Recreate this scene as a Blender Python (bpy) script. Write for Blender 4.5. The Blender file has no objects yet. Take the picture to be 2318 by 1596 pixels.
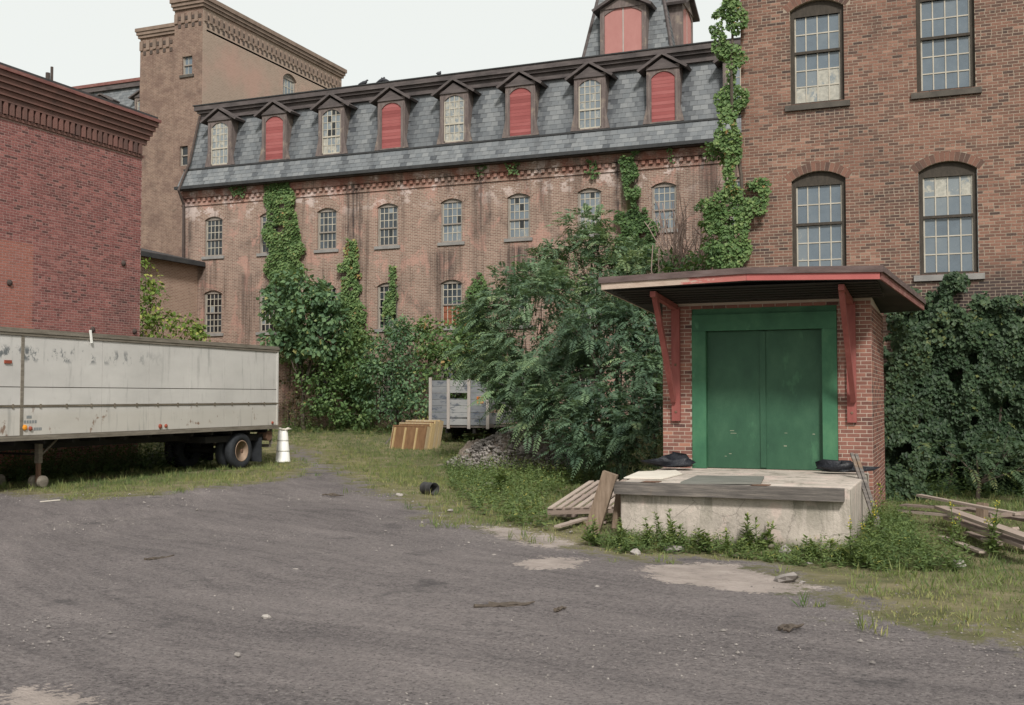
import bpy, math, random
import numpy as np
from mathutils import Vector, Matrix, Euler
random.seed(7); rng = np.random.default_rng(7)
R = math.radians
S = bpy.context.scene
COL = S.collection

# ------------------------------------------------------------------ camera
EYE = 2.06
cam_d = bpy.data.cameras.new('camera'); cam = bpy.data.objects.new('camera', cam_d); COL.objects.link(cam)
cam.location = (0, 0, EYE); cam.rotation_euler = (R(90 + 2.306), 0, R(22.258))
cam_d.sensor_width = 36; cam_d.lens = 38.17; cam_d.clip_end = 3000
S.camera = cam

# ------------------------------------------------------------------ sky, sun, exposure
SUN_EL, SUN_AZ = R(41), R(150)          # azimuth clockwise from +Y: the sun stands behind the camera
world = bpy.data.worlds.new('World'); S.world = world; world.use_nodes = True
wn = world.node_tree.nodes; wl = world.node_tree.links
bg = wn['Background']
sky = wn.new('ShaderNodeTexSky'); sky.sky_type = 'NISHITA'; sky.sun_disc = False
sky.sun_elevation = SUN_EL; sky.sun_rotation = SUN_AZ
sky.dust_density = 4.0; sky.air_density = 1.0
hz = wn.new('ShaderNodeMix'); hz.data_type = 'RGBA'
hz.inputs[0].default_value = 0.86
wl.new(sky.outputs[0], hz.inputs[6]); hz.inputs[7].default_value = (8.95, 9.15, 8.65, 1)   # thin even cloud
wl.new(hz.outputs[2], bg.inputs[0]); bg.inputs[1].default_value = 0.092
sun_d = bpy.data.lights.new('sun', 'SUN'); sun = bpy.data.objects.new('sun', sun_d); COL.objects.link(sun)
sun_d.energy = 3.0; sun_d.angle = R(8); sun_d.color = (1.0, 0.965, 0.91)
sd = Vector((math.sin(SUN_AZ) * math.cos(SUN_EL), math.cos(SUN_AZ) * math.cos(SUN_EL), math.sin(SUN_EL)))
sun.rotation_euler = sd.to_track_quat('Z', 'Y').to_euler(); sun.location = (0, -5, 30)
vs = S.view_settings; vs.view_transform = 'Standard'; vs.look = 'None'; vs.exposure = 0.24; vs.gamma = 1.0
vs.use_curve_mapping = False
S.render.engine = 'CYCLES'; S.render.resolution_x = 1024; S.render.resolution_y = 705

# ------------------------------------------------------------------ pixel -> direction (photo measured at 2318 x 1596)
_f = 2458.0; _yaw = R(22.258); _p = math.atan(99 / _f)
_fw = np.array([-math.sin(_yaw), math.cos(_yaw), 0]); _r = np.array([math.cos(_yaw), math.sin(_yaw), 0]); _z = np.array([0, 0, 1.0])
_F = _fw * math.cos(_p) + _z * math.sin(_p); _U = -_fw * math.sin(_p) + _z * math.cos(_p); _C = np.array([0, 0, EYE])
def ray(x, y): return _F + (x - 1159) / _f * _r - (y - 798) / _f * _U
def atY(x, y, Y): d = ray(x, y); return _C + d * (Y / d[1])
def atX(x, y, X): d = ray(x, y); return _C + d * (X / d[0])
def hgt(x, y):
    """ground height: level yard, a slow rise towards the long building"""
    t = min(max((y - 26.5) / 14.5, 0), 1); return 0.7 * t * t * (3 - 2 * t) - .10 * math.exp(-(((x + 2.2) / 2.6) ** 2 + ((y - 14.6) / 1.8) ** 2))
def gnd(x, y):
    d = ray(x, y); a, b = 0.0, 200.0
    t = 1.0
    while t < 200:                                   # first crossing of the terrain
        p = _C + d * t
        if p[2] < hgt(p[0], p[1]): b = t; break
        a = t; t += .5
    for _ in range(30):
        t = (a + b) / 2; p = _C + d * t
        if p[2] < hgt(p[0], p[1]): b = t
        else: a = t
    return np.array([p[0], p[1], hgt(p[0], p[1])])

# ------------------------------------------------------------------ materials
def new_mat(name):
    m = bpy.data.materials.new(name); m.use_nodes = True
    nt = m.node_tree; return m, nt, nt.nodes['Principled BSDF']
class G:
    """small wrapper round a node tree"""
    def __init__(s, nt): s.nt = nt
    def n(s, t, **k):
        x = s.nt.nodes.new(t)
        for a, b in k.items(): setattr(x, a, b)
        return x
    def put(s, sock, v):
        if hasattr(v, 'is_linked') or hasattr(v, 'node'): s.nt.links.new(v, sock)
        else: sock.default_value = v
    def math(s, op, a, b=0.0, c=0.0, clamp=False):
        x = s.n('ShaderNodeMath', operation=op, use_clamp=clamp); s.put(x.inputs[0], a); s.put(x.inputs[1], b)
        s.put(x.inputs[2], c); return x.outputs[0]
    def pos(s): return s.n('ShaderNodeNewGeometry').outputs['Position']
    def vmul(s, v, k):
        x = s.n('ShaderNodeVectorMath', operation='MULTIPLY'); s.put(x.inputs[0], v); x.inputs[1].default_value = k; return x.outputs[0]
    def noise(s, v, scale, detail=4, rough=0.55, dist=0.0):
        x = s.n('ShaderNodeTexNoise'); s.put(x.inputs['Vector'], v); x.inputs['Scale'].default_value = scale
        x.inputs['Detail'].default_value = detail; x.inputs['Roughness'].default_value = rough
        x.inputs['Distortion'].default_value = dist; return x.outputs['Fac']
    def ramp(s, fac, stops):
        x = s.n('ShaderNodeValToRGB'); s.put(x.inputs[0], fac); e = x.color_ramp.elements
        e[0].position, e[0].color = stops[0][0], (*stops[0][1], 1); e[1].position, e[1].color = stops[-1][0], (*stops[-1][1], 1)
        for p, c in stops[1:-1]: q = e.new(p); q.color = (*c, 1)
        return x.outputs[0]
    def mr(s, v, a, b, c=0.0, d=1.0, smooth=True):
        x = s.n('ShaderNodeMapRange'); x.interpolation_type = 'SMOOTHSTEP' if smooth else 'LINEAR'
        s.put(x.inputs[0], v)
        for i, q in enumerate((a, b, c, d)): x.inputs[i + 1].default_value = q
        return x.outputs[0]
    def mix(s, f, a, b, mode='MIX'):
        x = s.n('ShaderNodeMix', data_type='RGBA', blend_type=mode); s.put(x.inputs[0], f)
        s.put(x.inputs[6], a if not isinstance(a, tuple) else (*a, 1)); s.put(x.inputs[7], b if not isinstance(b, tuple) else (*b, 1))
        return x.outputs[2]
    def sep(s, v):
        x = s.n('ShaderNodeSeparateXYZ'); s.put(x.inputs[0], v); return x.outputs
    def comb(s, a, b, c=0.0):
        x = s.n('ShaderNodeCombineXYZ'); s.put(x.inputs[0], a); s.put(x.inputs[1], b); s.put(x.inputs[2], c); return x.outputs[0]
    def attr(s, name):
        a = s.n('ShaderNodeAttribute', attribute_type='GEOMETRY', attribute_name=name).outputs['Fac']
        b = s.n('ShaderNodeAttribute', attribute_type='OBJECT', attribute_name=name).outputs['Fac']
        return s.math('ADD', a, b)
    def bump(s, h, strength, dist):
        x = s.n('ShaderNodeBump'); x.inputs['Strength'].default_value = strength; x.inputs['Distance'].default_value = dist
        s.put(x.inputs['Height'], h); return x.outputs[0]

def spread(cols):
    k = len(cols) - 1
    return [(0.22 + 0.56 * i / k, c) for i, c in enumerate(cols)]
def surf(name, cols, scale=4, stretch=(1, 1, 1), rough=0.85, bump=0.0, bscale=60, bdist=0.01, stain=None, metal=0.0, tone=False, local=False, spec=0.3):
    """noise-driven surface; stain = (scale, stretch, lo, hi, colour, amount)"""
    m, nt, b = new_mat(name); g = G(nt)
    p = nt.nodes.new('ShaderNodeTexCoord').outputs['Object'] if local else g.pos()
    v = g.vmul(p, stretch); fac = g.noise(v, scale, 6, 0.62)
    if tone: fac = g.math('ADD', g.math('MULTIPLY', fac, 0.45), g.math('MULTIPLY', g.attr('tone'), 0.55))
    c = g.ramp(fac, spread(cols))
    if stain:
        sc, st, lo, hi, colr, amt = stain
        f = g.math('MULTIPLY', g.mr(g.noise(g.vmul(p, st), sc, 5, 0.6), lo, hi), amt)
        c = g.mix(f, c, colr)
    nt.links.new(c, b.inputs['Base Color']); b.inputs['Roughness'].default_value = rough
    b.inputs['Metallic'].default_value = metal; b.inputs['Specular IOR Level'].default_value = spec
    if bump:
        nt.links.new(g.bump(g.noise(v, bscale, 5, 0.65), bump, bdist), b.inputs['Normal'])
    return m
def brick_piece(name, stops, stain=None, grime=0.5):
    """material of single bricks: colour from the piece's own tone, grime patches from place on the wall"""
    m, nt, b = new_mat(name); g = G(nt); p = g.pos()
    t = g.math('ADD', g.attr('tone'), g.math('MULTIPLY', g.math('SUBTRACT', g.noise(p, 30, 3), 0.5), 0.35))
    c = g.ramp(t, stops)
    f = g.mr(g.noise(p, 0.55, 6, 0.62, 0.6), 0.5, 0.72)
    c = g.mix(g.math('MULTIPLY', f, grime), c, (0.045, 0.038, 0.036))
    if stain: c = stain(g, p, c)
    nt.links.new(c, b.inputs['Base Color']); b.inputs['Roughness'].default_value = 0.9; b.inputs['Specular IOR Level'].default_value = 0.2
    nt.links.new(g.bump(g.noise(p, 90, 4), 0.5, 0.006), b.inputs['Normal'])
    return m
def brick_far(name, axis, c1, c2, mortar, patches, w=0.213, h=0.0677, msize=0.011, grime=0.6, gscale=0.4):
    """far brickwork whose single bricks are below a few pixels; patches(g,p,c) adds wear"""
    m, nt, b = new_mat(name); g = G(nt); p = g.pos(); x, y, z = g.sep(p)
    v = g.comb(x if axis == 'x' else y, z)
    t = g.n('ShaderNodeTexBrick'); g.put(t.inputs['Vector'], v); t.offset = 0.5
    t.inputs['Color1'].default_value = (*c1, 1); t.inputs['Color2'].default_value = (*c2, 1); t.inputs['Mortar'].default_value = (*mortar, 1)
    t.inputs['Scale'].default_value = 1; t.inputs['Mortar Size'].default_value = msize; t.inputs['Mortar Smooth'].default_value = 0.2
    t.inputs['Brick Width'].default_value = w; t.inputs['Row Height'].default_value = h; t.inputs['Bias'].default_value = 0.0
    c = t.outputs['Color']
    f = g.mr(g.noise(p, gscale, 7, 0.65, 0.8), 0.5, 0.75)
    c = g.mix(g.math('MULTIPLY', f, grime), c, (0.06, 0.05, 0.045))
    if patches: c = patches(g, p, c)
    nt.links.new(c, b.inputs['Base Color']); b.inputs['Roughness'].default_value = 0.92; b.inputs['Specular IOR Level'].default_value = 0.15
    hgt_ = g.math('MULTIPLY', t.outputs['Fac'], -1.0)
    nt.links.new(g.bump(g.math('ADD', hgt_, g.noise(p, 25, 3)), 0.6, 0.012), b.inputs['Normal'])
    return m
def leafmat(name, stops, trans=0.35):
    m, nt, b = new_mat(name); g = G(nt)
    c = g.ramp(g.attr('tone'), stops)
    out = nt.nodes['Material Output']
    nt.links.new(c, b.inputs['Base Color']); b.inputs['Roughness'].default_value = 0.55; b.inputs['Specular IOR Level'].default_value = 0.3
    tr = g.n('ShaderNodeBsdfTranslucent'); nt.links.new(g.mix(0.5, c, (0.16, 0.22, 0.03)), tr.inputs[0])
    ms = g.n('ShaderNodeMixShader'); ms.inputs[0].default_value = trans
    nt.links.new(b.outputs[0], ms.inputs[1]); nt.links.new(tr.outputs[0], ms.inputs[2]); nt.links.new(ms.outputs[0], out.inputs[0])
    return m

MT = {}
# bricks
def left_patch(g, p, c):
    x, y, z = g.sep(p)
    f = g.math('MULTIPLY', g.mr(y, 21.45, 21.4, 0, 1), g.mr(z, 6.05, 6.0, 0, 1))         # newer infill of orange brick
    f = g.math('MULTIPLY', f, g.mr(g.noise(p, 1.3, 3), 0.2, 0.45))
    c = g.mix(g.math('MULTIPLY', f, 0.5), c, (0.40, 0.16, 0.11))
    f2 = g.math('MULTIPLY', g.mr(g.noise(p, 0.9, 5), 0.45, 0.62), g.mr(z, 6.3, 5.4, 0, 1))
    c = g.mix(g.math('MULTIPLY', f2, 0.45), c, (0.30, 0.13, 0.11))
    return c
def right_patch(g, p, c):
    x, y, z = g.sep(p)
    f = g.math('MULTIPLY', g.mr(z, 5.1, 4.3, 0, 1), g.mr(x, -1.6, 0.0, 0.2, 1))          # sooty brick low on the wall
    c = g.mix(g.math('MULTIPLY', f, 0.75), c, (0.035, 0.034, 0.036))
    for x0 in (-2.86, -0.11):                                                            # run-off below the sills
        f = g.math('MULTIPLY', g.mr(g.math('ABSOLUTE', g.math('SUBTRACT', x, x0)), 0.4, 0.95, 1, 0),
                   g.math('MULTIPLY', g.mr(z, 8.75, 8.65, 0, 1), g.mr(z, 8.0, 8.7, 0, 1)))
        f = g.math('MULTIPLY', f, g.mr(g.noise(p, 2.2, 5), 0.3, 0.6))
        c = g.mix(g.math('MULTIPLY', f, 0.7), c, (0.04, 0.038, 0.04))
    return c
MT['brick_right'] = brick_piece('weathered red-brown brick', [(0.0, (0.075, 0.052, 0.046)), (0.25, (0.125, 0.075, 0.060)), (0.5, (0.19, 0.10, 0.075)), (0.8, (0.25, 0.135, 0.10)), (1.0, (0.31, 0.18, 0.135))], right_patch, 0.6)
MT['brick_left'] = brick_piece('dull crimson brick', [(0.0, (0.10, 0.05, 0.048)), (0.3, (0.18, 0.072, 0.068)), (0.65, (0.255, 0.098, 0.09)), (1.0, (0.33, 0.14, 0.125))], left_patch, 0.4)
MT['brick_shed'] = brick_piece('plain red brick', [(0.0, (0.09, 0.05, 0.046)), (0.3, (0.19, 0.09, 0.072)), (0.7, (0.265, 0.125, 0.098)), (1.0, (0.35, 0.17, 0.12))], None, 0.3)
MT['mortar_right'] = surf('buff mortar', [(0.26, 0.205, 0.16), (0.35, 0.285, 0.225)], 6, bump=0.4, stain=(0.5, (1, 1, 1), 0.5, 0.7, (0.14, 0.11, 0.09), 0.5))
MT['mortar_left'] = surf('pinkish mortar', [(0.29, 0.19, 0.17), (0.38, 0.26, 0.235)], 6, bump=0.4)
MT['mortar_shed'] = surf('pale mortar', [(0.40, 0.325, 0.27), (0.50, 0.42, 0.35)], 6, bump=0.4)
MT['corbel_left'] = surf('sooty cornice brick', [(0.08, 0.055, 0.05), (0.17, 0.09, 0.075), (0.24, 0.115, 0.10)], 3, bump=0.5, tone=True)
def main_patch(g, p, c):
    x, y, z = g.sep(p)
    w1 = g.math('SUBTRACT', g.noise(g.vmul(p, (1.6, 1, .7)), 1.0, 6, .7), .5); w2 = g.math('SUBTRACT', g.noise(g.vmul(p, (1.3, 1, 1.3)), 1.7, 5, .7), .5)
    xs_ = g.math('ADD', x, g.math('MULTIPLY', w1, 1.5)); zs_ = g.math('ADD', z, g.math('MULTIPLY', w2, 3.0))
    # salmon faces where the brick skin has spalled
    f = g.mr(g.noise(g.vmul(p, (1, 1, 0.6)), 1.1, 8, 0.75, 0.6), 0.53, 0.59)
    f = g.math('MULTIPLY', f, g.mr(g.noise(p, 14, 3), 0.35, 0.6, 0.45, 1))
    c = g.mix(g.math('MULTIPLY', f, 0.7), c, (0.47, 0.27, 0.22))
    # white bloom under the eaves
    f = g.math('MULTIPLY', g.mr(z, 9.6, 11.0, 0, 1), g.mr(g.noise(g.vmul(p, (1, 1, 1.3)), 1.4, 6, 0.7), 0.53, 0.59))
    c = g.mix(g.math('MULTIPLY', f, 0.85), c, (0.60, 0.50, 0.46))
    f = g.math('MULTIPLY', g.mr(z, 10.7, 11.3, 0, 1), g.mr(g.noise(p, 1.1, 4), 0.35, 0.6))
    c = g.mix(g.math('MULTIPLY', f, 0.75), c, (0.22, 0.075, 0.05))
    # soot and damp runs at known places on the wall
    n = g.noise(g.vmul(p, (2.6, 1, 0.55)), 1.0, 6, 0.65); run = g.mr(g.noise(g.vmul(p, (7.0, 1, .22)), 1.0, 5, .7), .34, .60)
    for x0, w, zt, zb, k in ((-24.25, 0.55, 11.5, 3.0, 0.85), (-19.75, 0.45, 11.6, 9.8, 0.9), (-18.15, 0.5, 11.3, 7.4, 0.6), (-16.55, 0.8, 8.36, 4.0, 0.85),
                             (-19.9, 0.9, 8.36, 5.6, 0.65), (-16.45, 0.5, 11.6, 10.3, 0.9), (-12.0, 0.6, 11.6, 4.0, 0.95), (-13.3, 0.4, 11.6, 10.0, 0.7), (-10.4, 0.7, 11.6, 10.3, 0.5),
                             (-32.2, 0.7, 8.3, 5.0, 0.5), (-29.8, 0.8, 7.8, 3.0, 0.55), (-31.2, 0.5, 8.2, 7.2, 0.5), (-8.0, 2.0, 11.6, 3.0, 0.6), (-22.7, 0.4, 11.6, 10.6, 0.5), (-33.3, 0.4, 11.6, 0, 0.7)):
        f = g.mr(g.math('ABSOLUTE', g.math('SUBTRACT', xs_, x0)), w * 0.25, w * 1.15, 1, 0)
        f = g.math('MULTIPLY', f, g.math('MULTIPLY', g.mr(z, zt, zt - 0.3, 0, 1), g.mr(zs_, zb, zb + 2.0, 0, 1)))
        f = g.math('MULTIPLY', f, g.math('MULTIPLY', run, g.mr(n, 0.26, 0.52)))
        c = g.mix(g.math('MULTIPLY', f, min(1, k * 1.08)), c, (0.04, 0.034, 0.034))
    c = g.mix(g.math('MULTIPLY', g.mr(g.noise(g.vmul(p, (1.5, 1, .13)), 1.0, 6, .7), .50, .66), .55), c, (0.06, 0.045, 0.038))        # general run-off
    # a mossy damp strip
    f = g.math('MULTIPLY', g.mr(g.math('ABSOLUTE', g.math('ADD', x, 11.85)), 0.12, 0.38, 1, 0), g.mr(z, 8.0, 9.5, 0, 1))
    c = g.mix(g.math('MULTIPLY', f, g.mr(n, 0.3, 0.55, 0.1, 0.75)), c, (0.10, 0.12, 0.035))
    return c
MT['brick_main'] = brick_far('old tan-red mill brick', 'x', (0.195, 0.12, 0.095), (0.30, 0.195, 0.155), (0.41, 0.34, 0.28), main_patch, grime=0.6, gscale=0.5)
MT['brick_main_y'] = brick_far('old tan-red mill brick, side walls', 'y', (0.27, 0.165, 0.125), (0.36, 0.235, 0.18), (0.45, 0.36, 0.29), None, grime=0.45)
def tower_front_patch(g, p, c):
    x, y, z = g.sep(p)
    f = g.mr(g.noise(g.vmul(p, (1, 1, 1)), 1.6, 8, 0.8), 0.42, 0.62)
    c = g.mix(g.math('MULTIPLY', f, 0.55), c, (0.12, 0.075, 0.065))
    f = g.math('MULTIPLY', g.mr(g.math('ABSOLUTE', g.math('ADD', x, 34.9)), 0.2, 1.0, 1, 0), g.mr(z, 15.5, 12, 0, 1))
    return g.mix(g.math('MULTIPLY', f, 0.8), c, (0.05, 0.042, 0.042))
MT['brick_tower'] = brick_far('mottled tower brick', 'x', (0.19, 0.122, 0.093), (0.265, 0.175, 0.135), (0.31, 0.245, 0.20), tower_front_patch, grime=0.5, gscale=0.9)
MT['brick_tower_buff'] = brick_far('buff tower brick', 'y', (0.29, 0.215, 0.168), (0.36, 0.265, 0.21), (0.41, 0.33, 0.27), lambda g, p, c: g.mix(g.mr(g.noise(p, 0.3, 4), 0.5, 0.7, 0, 0.4), c, (0.50, 0.28, 0.23)), grime=0.12)
MT['corbel_tower'] = surf('tower cornice brick', [(0.15, 0.108, 0.085), (0.29, 0.215, 0.172)], 2.2, bump=0.3)
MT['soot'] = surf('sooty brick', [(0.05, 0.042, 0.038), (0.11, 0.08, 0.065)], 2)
# slates
def slate_mat():
    m, nt, b = new_mat('blue-grey roof slate'); g = G(nt); p = g.pos()
    t = g.math('ADD', g.attr('tone'), g.math('MULTIPLY', g.math('SUBTRACT', g.noise(p, 9, 4), 0.5), 0.25))
    c = g.ramp(t, [(0.0, (0.135, 0.146, 0.156)), (0.5, (0.165, 0.175, 0.183)), (1.0, (0.205, 0.213, 0.218))])
    f = g.math('MULTIPLY', g.attr('soot'), g.mr(g.noise(g.vmul(p, (1, 1, 0.4)), 3.0, 5), 0.25, 0.6, 0.4, 1))
    c = g.mix(g.math('MINIMUM', f, .92), c, (0.045, 0.05, 0.058)); c = g.mix(g.mr(g.noise(g.vmul(p, (1, 1, .35)), 1.1, 6, .7), .50, .72, 0, .4), c, (0.065, 0.07, 0.078))
    nt.links.new(c, b.inputs['Base Color']); b.inputs['Roughness'].default_value = 0.6; b.inputs['Specular IOR Level'].default_value = 0.4
    nt.links.new(g.bump(g.noise(p, 40, 3), 0.35, 0.006), b.inputs['Normal']); return m
MT['slate'] = slate_mat()
MT['slate_base'] = surf('roof boarding under slates', [(0.04, 0.045, 0.05), (0.08, 0.085, 0.09)], 3)
MT['trim'] = surf('weathered brown cornice wood', [(0.055, 0.046, 0.046), (0.10, 0.084, 0.082), (0.145, 0.125, 0.12)], 1.5, (1, 1, 5), bump=0.4, bscale=20, stain=(1.2, (1, 1, 1), 0.5, 0.7, (0.05, 0.045, 0.045), 0.6))
MT['casing'] = surf('faded brown dormer paint', [(0.09, 0.072, 0.068), (0.15, 0.12, 0.112), (0.215, 0.18, 0.165)], 3, (3, 3, 0.6), bump=0.4, tone=False, stain=(2.0, (1, 1, 1), 0.52, 0.68, (0.34, 0.28, 0.22), 0.5))
MT['red_board'] = surf('faded red boarding', [(0.23, 0.065, 0.063), (0.29, 0.085, 0.082), (0.35, 0.12, 0.115)], 2.5, (1, 1, 3), bump=0.3, tone=True)
MT['red_pale'] = surf('sun-bleached red shutter', [(0.36, 0.16, 0.145), (0.43, 0.21, 0.19)], 2, (1, 1, 0.5), bump=0.2)
MT['gutter'] = surf('dark eave gutter', [(0.025, 0.027, 0.03), (0.06, 0.06, 0.06)], 3)
# windows
def glass_mat():
    m, nt, b = new_mat('grimy glass with sky tint'); g = G(nt); p = g.pos()
    t = g.attr('tone'); n = g.noise(p, 2.5, 5, 0.65); n2 = g.noise(p, 11, 4)
    c = g.ramp(g.math('ADD', t, g.math('MULTIPLY', g.math('SUBTRACT', n, 0.5), 0.30)),
               [(0.0, (0.010, 0.012, 0.014)), (0.25, (0.045, 0.055, 0.065)), (0.5, (0.12, 0.15, 0.18)), (0.72, (0.20, 0.225, 0.24)), (1.0, (0.26, 0.28, 0.28))])  # blue-grey stops: grime plus sky reflection put into the colour
    sm = g.mr(g.math('ADD', g.noise(g.vmul(p, (1, 1, .8)), 5.0, 6, .72), g.math('SUBTRACT', t, .76)), .48, .56); c = g.mix(g.math('MULTIPLY', sm, .85), c, g.ramp(n2, [(.3, (.30, .285, .24)), (.7, (.50, .47, .40))]))
    nt.links.new(c, b.inputs['Base Color']); b.inputs['Specular IOR Level'].default_value = 0.6
    nt.links.new(g.mr(n2, 0.3, 0.7, 0.08, 0.3), b.inputs['Roughness'])
    nt.links.new(g.bump(n, 0.12, 0.05), b.inputs['Normal']); return m
MT['glass'] = glass_mat()
MT['frame_dark'] = surf('dark brown window frame', [(0.035, 0.03, 0.025), (0.075, 0.062, 0.05)], 5, (4, 4, 1), bump=0.3)
MT['sash_cream'] = surf('chalky cream sash bars', [(0.34, 0.31, 0.26), (0.52, 0.48, 0.41)], 4)
MT['frame_grey'] = surf('weathered grey-brown sash', [(0.19, 0.165, 0.145), (0.33, 0.29, 0.25)], 4, (4, 4, 1), bump=0.3)
MT['bars_main'] = surf('faded cream glazing bars', [(0.33, 0.30, 0.25), (0.52, 0.48, 0.40)], 4)
MT['sill_dark'] = surf('sooty brownstone sill', [(0.05, 0.045, 0.04), (0.12, 0.105, 0.09)], 3, bump=0.5, bscale=15)
MT['sill_grey'] = surf('grey stone sill', [(0.18, 0.175, 0.17), (0.30, 0.285, 0.27)], 3, bump=0.4)
# yard
def dock_concrete():
    m, nt, b = new_mat('stained dock concrete'); g = G(nt); p = g.pos(); x, y, z = g.sep(p)
    n = g.noise(p, 1.5, 7, .7); f = g.noise(p, 22, 5, .7)
    c = g.ramp(g.math('ADD', g.math('MULTIPLY', n, .7), g.math('MULTIPLY', f, .3)), [(.32, (.30, .265, .23)), (.5, (.47, .41, .36)), (.66, (.58, .51, .45))])
    run = g.noise(g.vmul(p, (3.0, 3.0, .5)), 1.0, 6, .7)
    c = g.mix(g.math('MULTIPLY', g.mr(run, .50, .62), g.mr(z, .1, .65, .25, .75)), c, (.22, .205, .165))                       # water marks below the timber
    c = g.mix(g.math('MULTIPLY', g.mr(g.noise(p, 2.3, 5), .55, .62), .5), c, (.60, .47, .42))                                    # pinkish bare patches
    v = g.n('ShaderNodeTexVoronoi', feature='DISTANCE_TO_EDGE'); w = g.n('ShaderNodeVectorMath', operation='ADD'); g.put(w.inputs[0], p); g.put(w.inputs[1], g.comb(g.math('MULTIPLY', n, .5), g.math('MULTIPLY', f, .1), g.math('MULTIPLY', n, .4)))
    g.put(v.inputs['Vector'], w.outputs[0]); v.inputs['Scale'].default_value = 1.1
    c = g.mix(g.mr(v.outputs['Distance'], .003, .009, .45, 0), c, (.14, .125, .11)); c = g.mix(g.mr(z, .12, -.05, 0, .7), c, (.15, .145, .10))
    nt.links.new(c, b.inputs['Base Color']); b.inputs['Roughness'].default_value = .9; b.inputs['Specular IOR Level'].default_value = .2
    nt.links.new(g.bump(g.math('ADD', f, n), .6, .02), b.inputs['Normal']); return m
MT['concrete'] = dock_concrete()
MT['timber_old'] = surf('grey weathered timber', [(0.05, 0.045, 0.043), (0.13, 0.115, 0.105), (0.25, 0.215, 0.185)], 5, (0.5, 5, 6), bump=0.6, bscale=14, stain=(1.5, (1, 1, 1), 0.55, 0.68, (0.24, 0.14, 0.07), 0.6))
MT['timber_brown'] = surf('brown split timber', [(0.10, 0.07, 0.05), (0.20, 0.145, 0.105), (0.28, 0.21, 0.16)], 5, (6, 6, 0.7), bump=0.6, bscale=14)
MT['plank'] = surf('sawn scrap plank', [(0.13, 0.10, 0.085), (0.26, 0.20, 0.17), (0.40, 0.33, 0.28)], 3, (0.6, 6, 6), bump=0.5, bscale=20, tone=True, local=True)
MT['steel_plate'] = surf('dull grey-green steel plate', [(0.13, 0.13, 0.115), (0.20, 0.20, 0.18)], 2.5, rough=0.6, bump=0.15)
MT['door_green'] = surf('green door paint', [(0.020, 0.062, 0.037), (0.031, 0.090, 0.051), (0.052, 0.125, 0.072)], 2.2, (1, 1, 0.6), rough=0.55, bump=0.15, bscale=40, stain=(3.0, (1, 1, 0.5), 0.62, 0.72, (0.08, 0.21, 0.11), 0.4))
MT['frame_green'] = surf('worn green frame paint', [(0.028, 0.10, 0.055), (0.045, 0.142, 0.076), (0.08, 0.20, 0.105)], 2.6, (1, 1, 0.8), rough=0.6, bump=0.25, bscale=40, stain=(4.0, (1, 1, 0.5), 0.60, 0.72, (0.12, 0.28, 0.16), 0.5))
MT['scuff'] = surf('scraped paint', [(0.16, 0.20, 0.14), (0.30, 0.30, 0.22)], 20)
MT['red_paint'] = surf('faded red bracket paint', [(0.19, 0.055, 0.048), (0.26, 0.08, 0.07), (0.32, 0.12, 0.105)], 3, (2, 2, 0.5), bump=0.3, rough=0.75)
MT['red_fascia'] = surf('red fascia paint', [(0.33, 0.085, 0.08), (0.44, 0.13, 0.12)], 2, bump=0.2, rough=0.7)
def peeled():
    m, nt, b = new_mat('peeling fascia board'); g = G(nt); p = g.pos(); x, y, z = g.sep(p)
    n = g.noise(g.vmul(p, (1.2, 1, 5)), 2.2, 7, 0.75)
    f = g.mr(g.math('ADD', n, g.mr(x, -5.0, -3.3, -0.22, 0.16, False)), 0.48, 0.60)
    c = g.mix(f, g.ramp(n, [(0.3, (0.34, 0.25, 0.20)), (0.7, (0.52, 0.42, 0.35))]), (0.37, 0.12, 0.105))
    nt.links.new(c, b.inputs['Base Color']); b.inputs['Roughness'].default_value = 0.85
    nt.links.new(g.bump(n, 0.5, 0.02), b.inputs['Normal']); return m
MT['fascia_peeled'] = peeled()
MT['fascia_dull'] = surf('dull worn red fascia', [(0.12, 0.055, 0.05), (0.20, 0.085, 0.075), (0.27, 0.16, 0.135)], 3, (1, 1, 4), bump=0.4)
MT['roof_edge'] = surf('brown roofing edge', [(0.06, 0.045, 0.042), (0.12, 0.085, 0.08), (0.16, 0.125, 0.12)], 2.5, (1, 1, 4), bump=0.5, bscale=20)
MT['felt'] = surf('tarred roofing felt', [(0.03, 0.03, 0.032), (0.07, 0.065, 0.065)], 2)
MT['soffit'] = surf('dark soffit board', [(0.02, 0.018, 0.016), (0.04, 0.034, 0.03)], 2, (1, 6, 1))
MT['rubber'] = surf('dusty black rubber', [(0.014, 0.016, 0.019), (0.035, 0.038, 0.043)], 8, rough=0.8, bump=0.2)
MT['rim'] = surf('rusty tan wheel rim', [(0.20, 0.13, 0.09), (0.36, 0.26, 0.19)], 6, rough=0.7, bump=0.2, local=True)
MT['chassis'] = surf('black undercarriage grime', [(0.012, 0.012, 0.012), (0.03, 0.027, 0.024)], 4)
MT['rust'] = surf('rusted steel', [(0.10, 0.055, 0.035), (0.20, 0.12, 0.085)], 6, bump=0.3)
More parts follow.
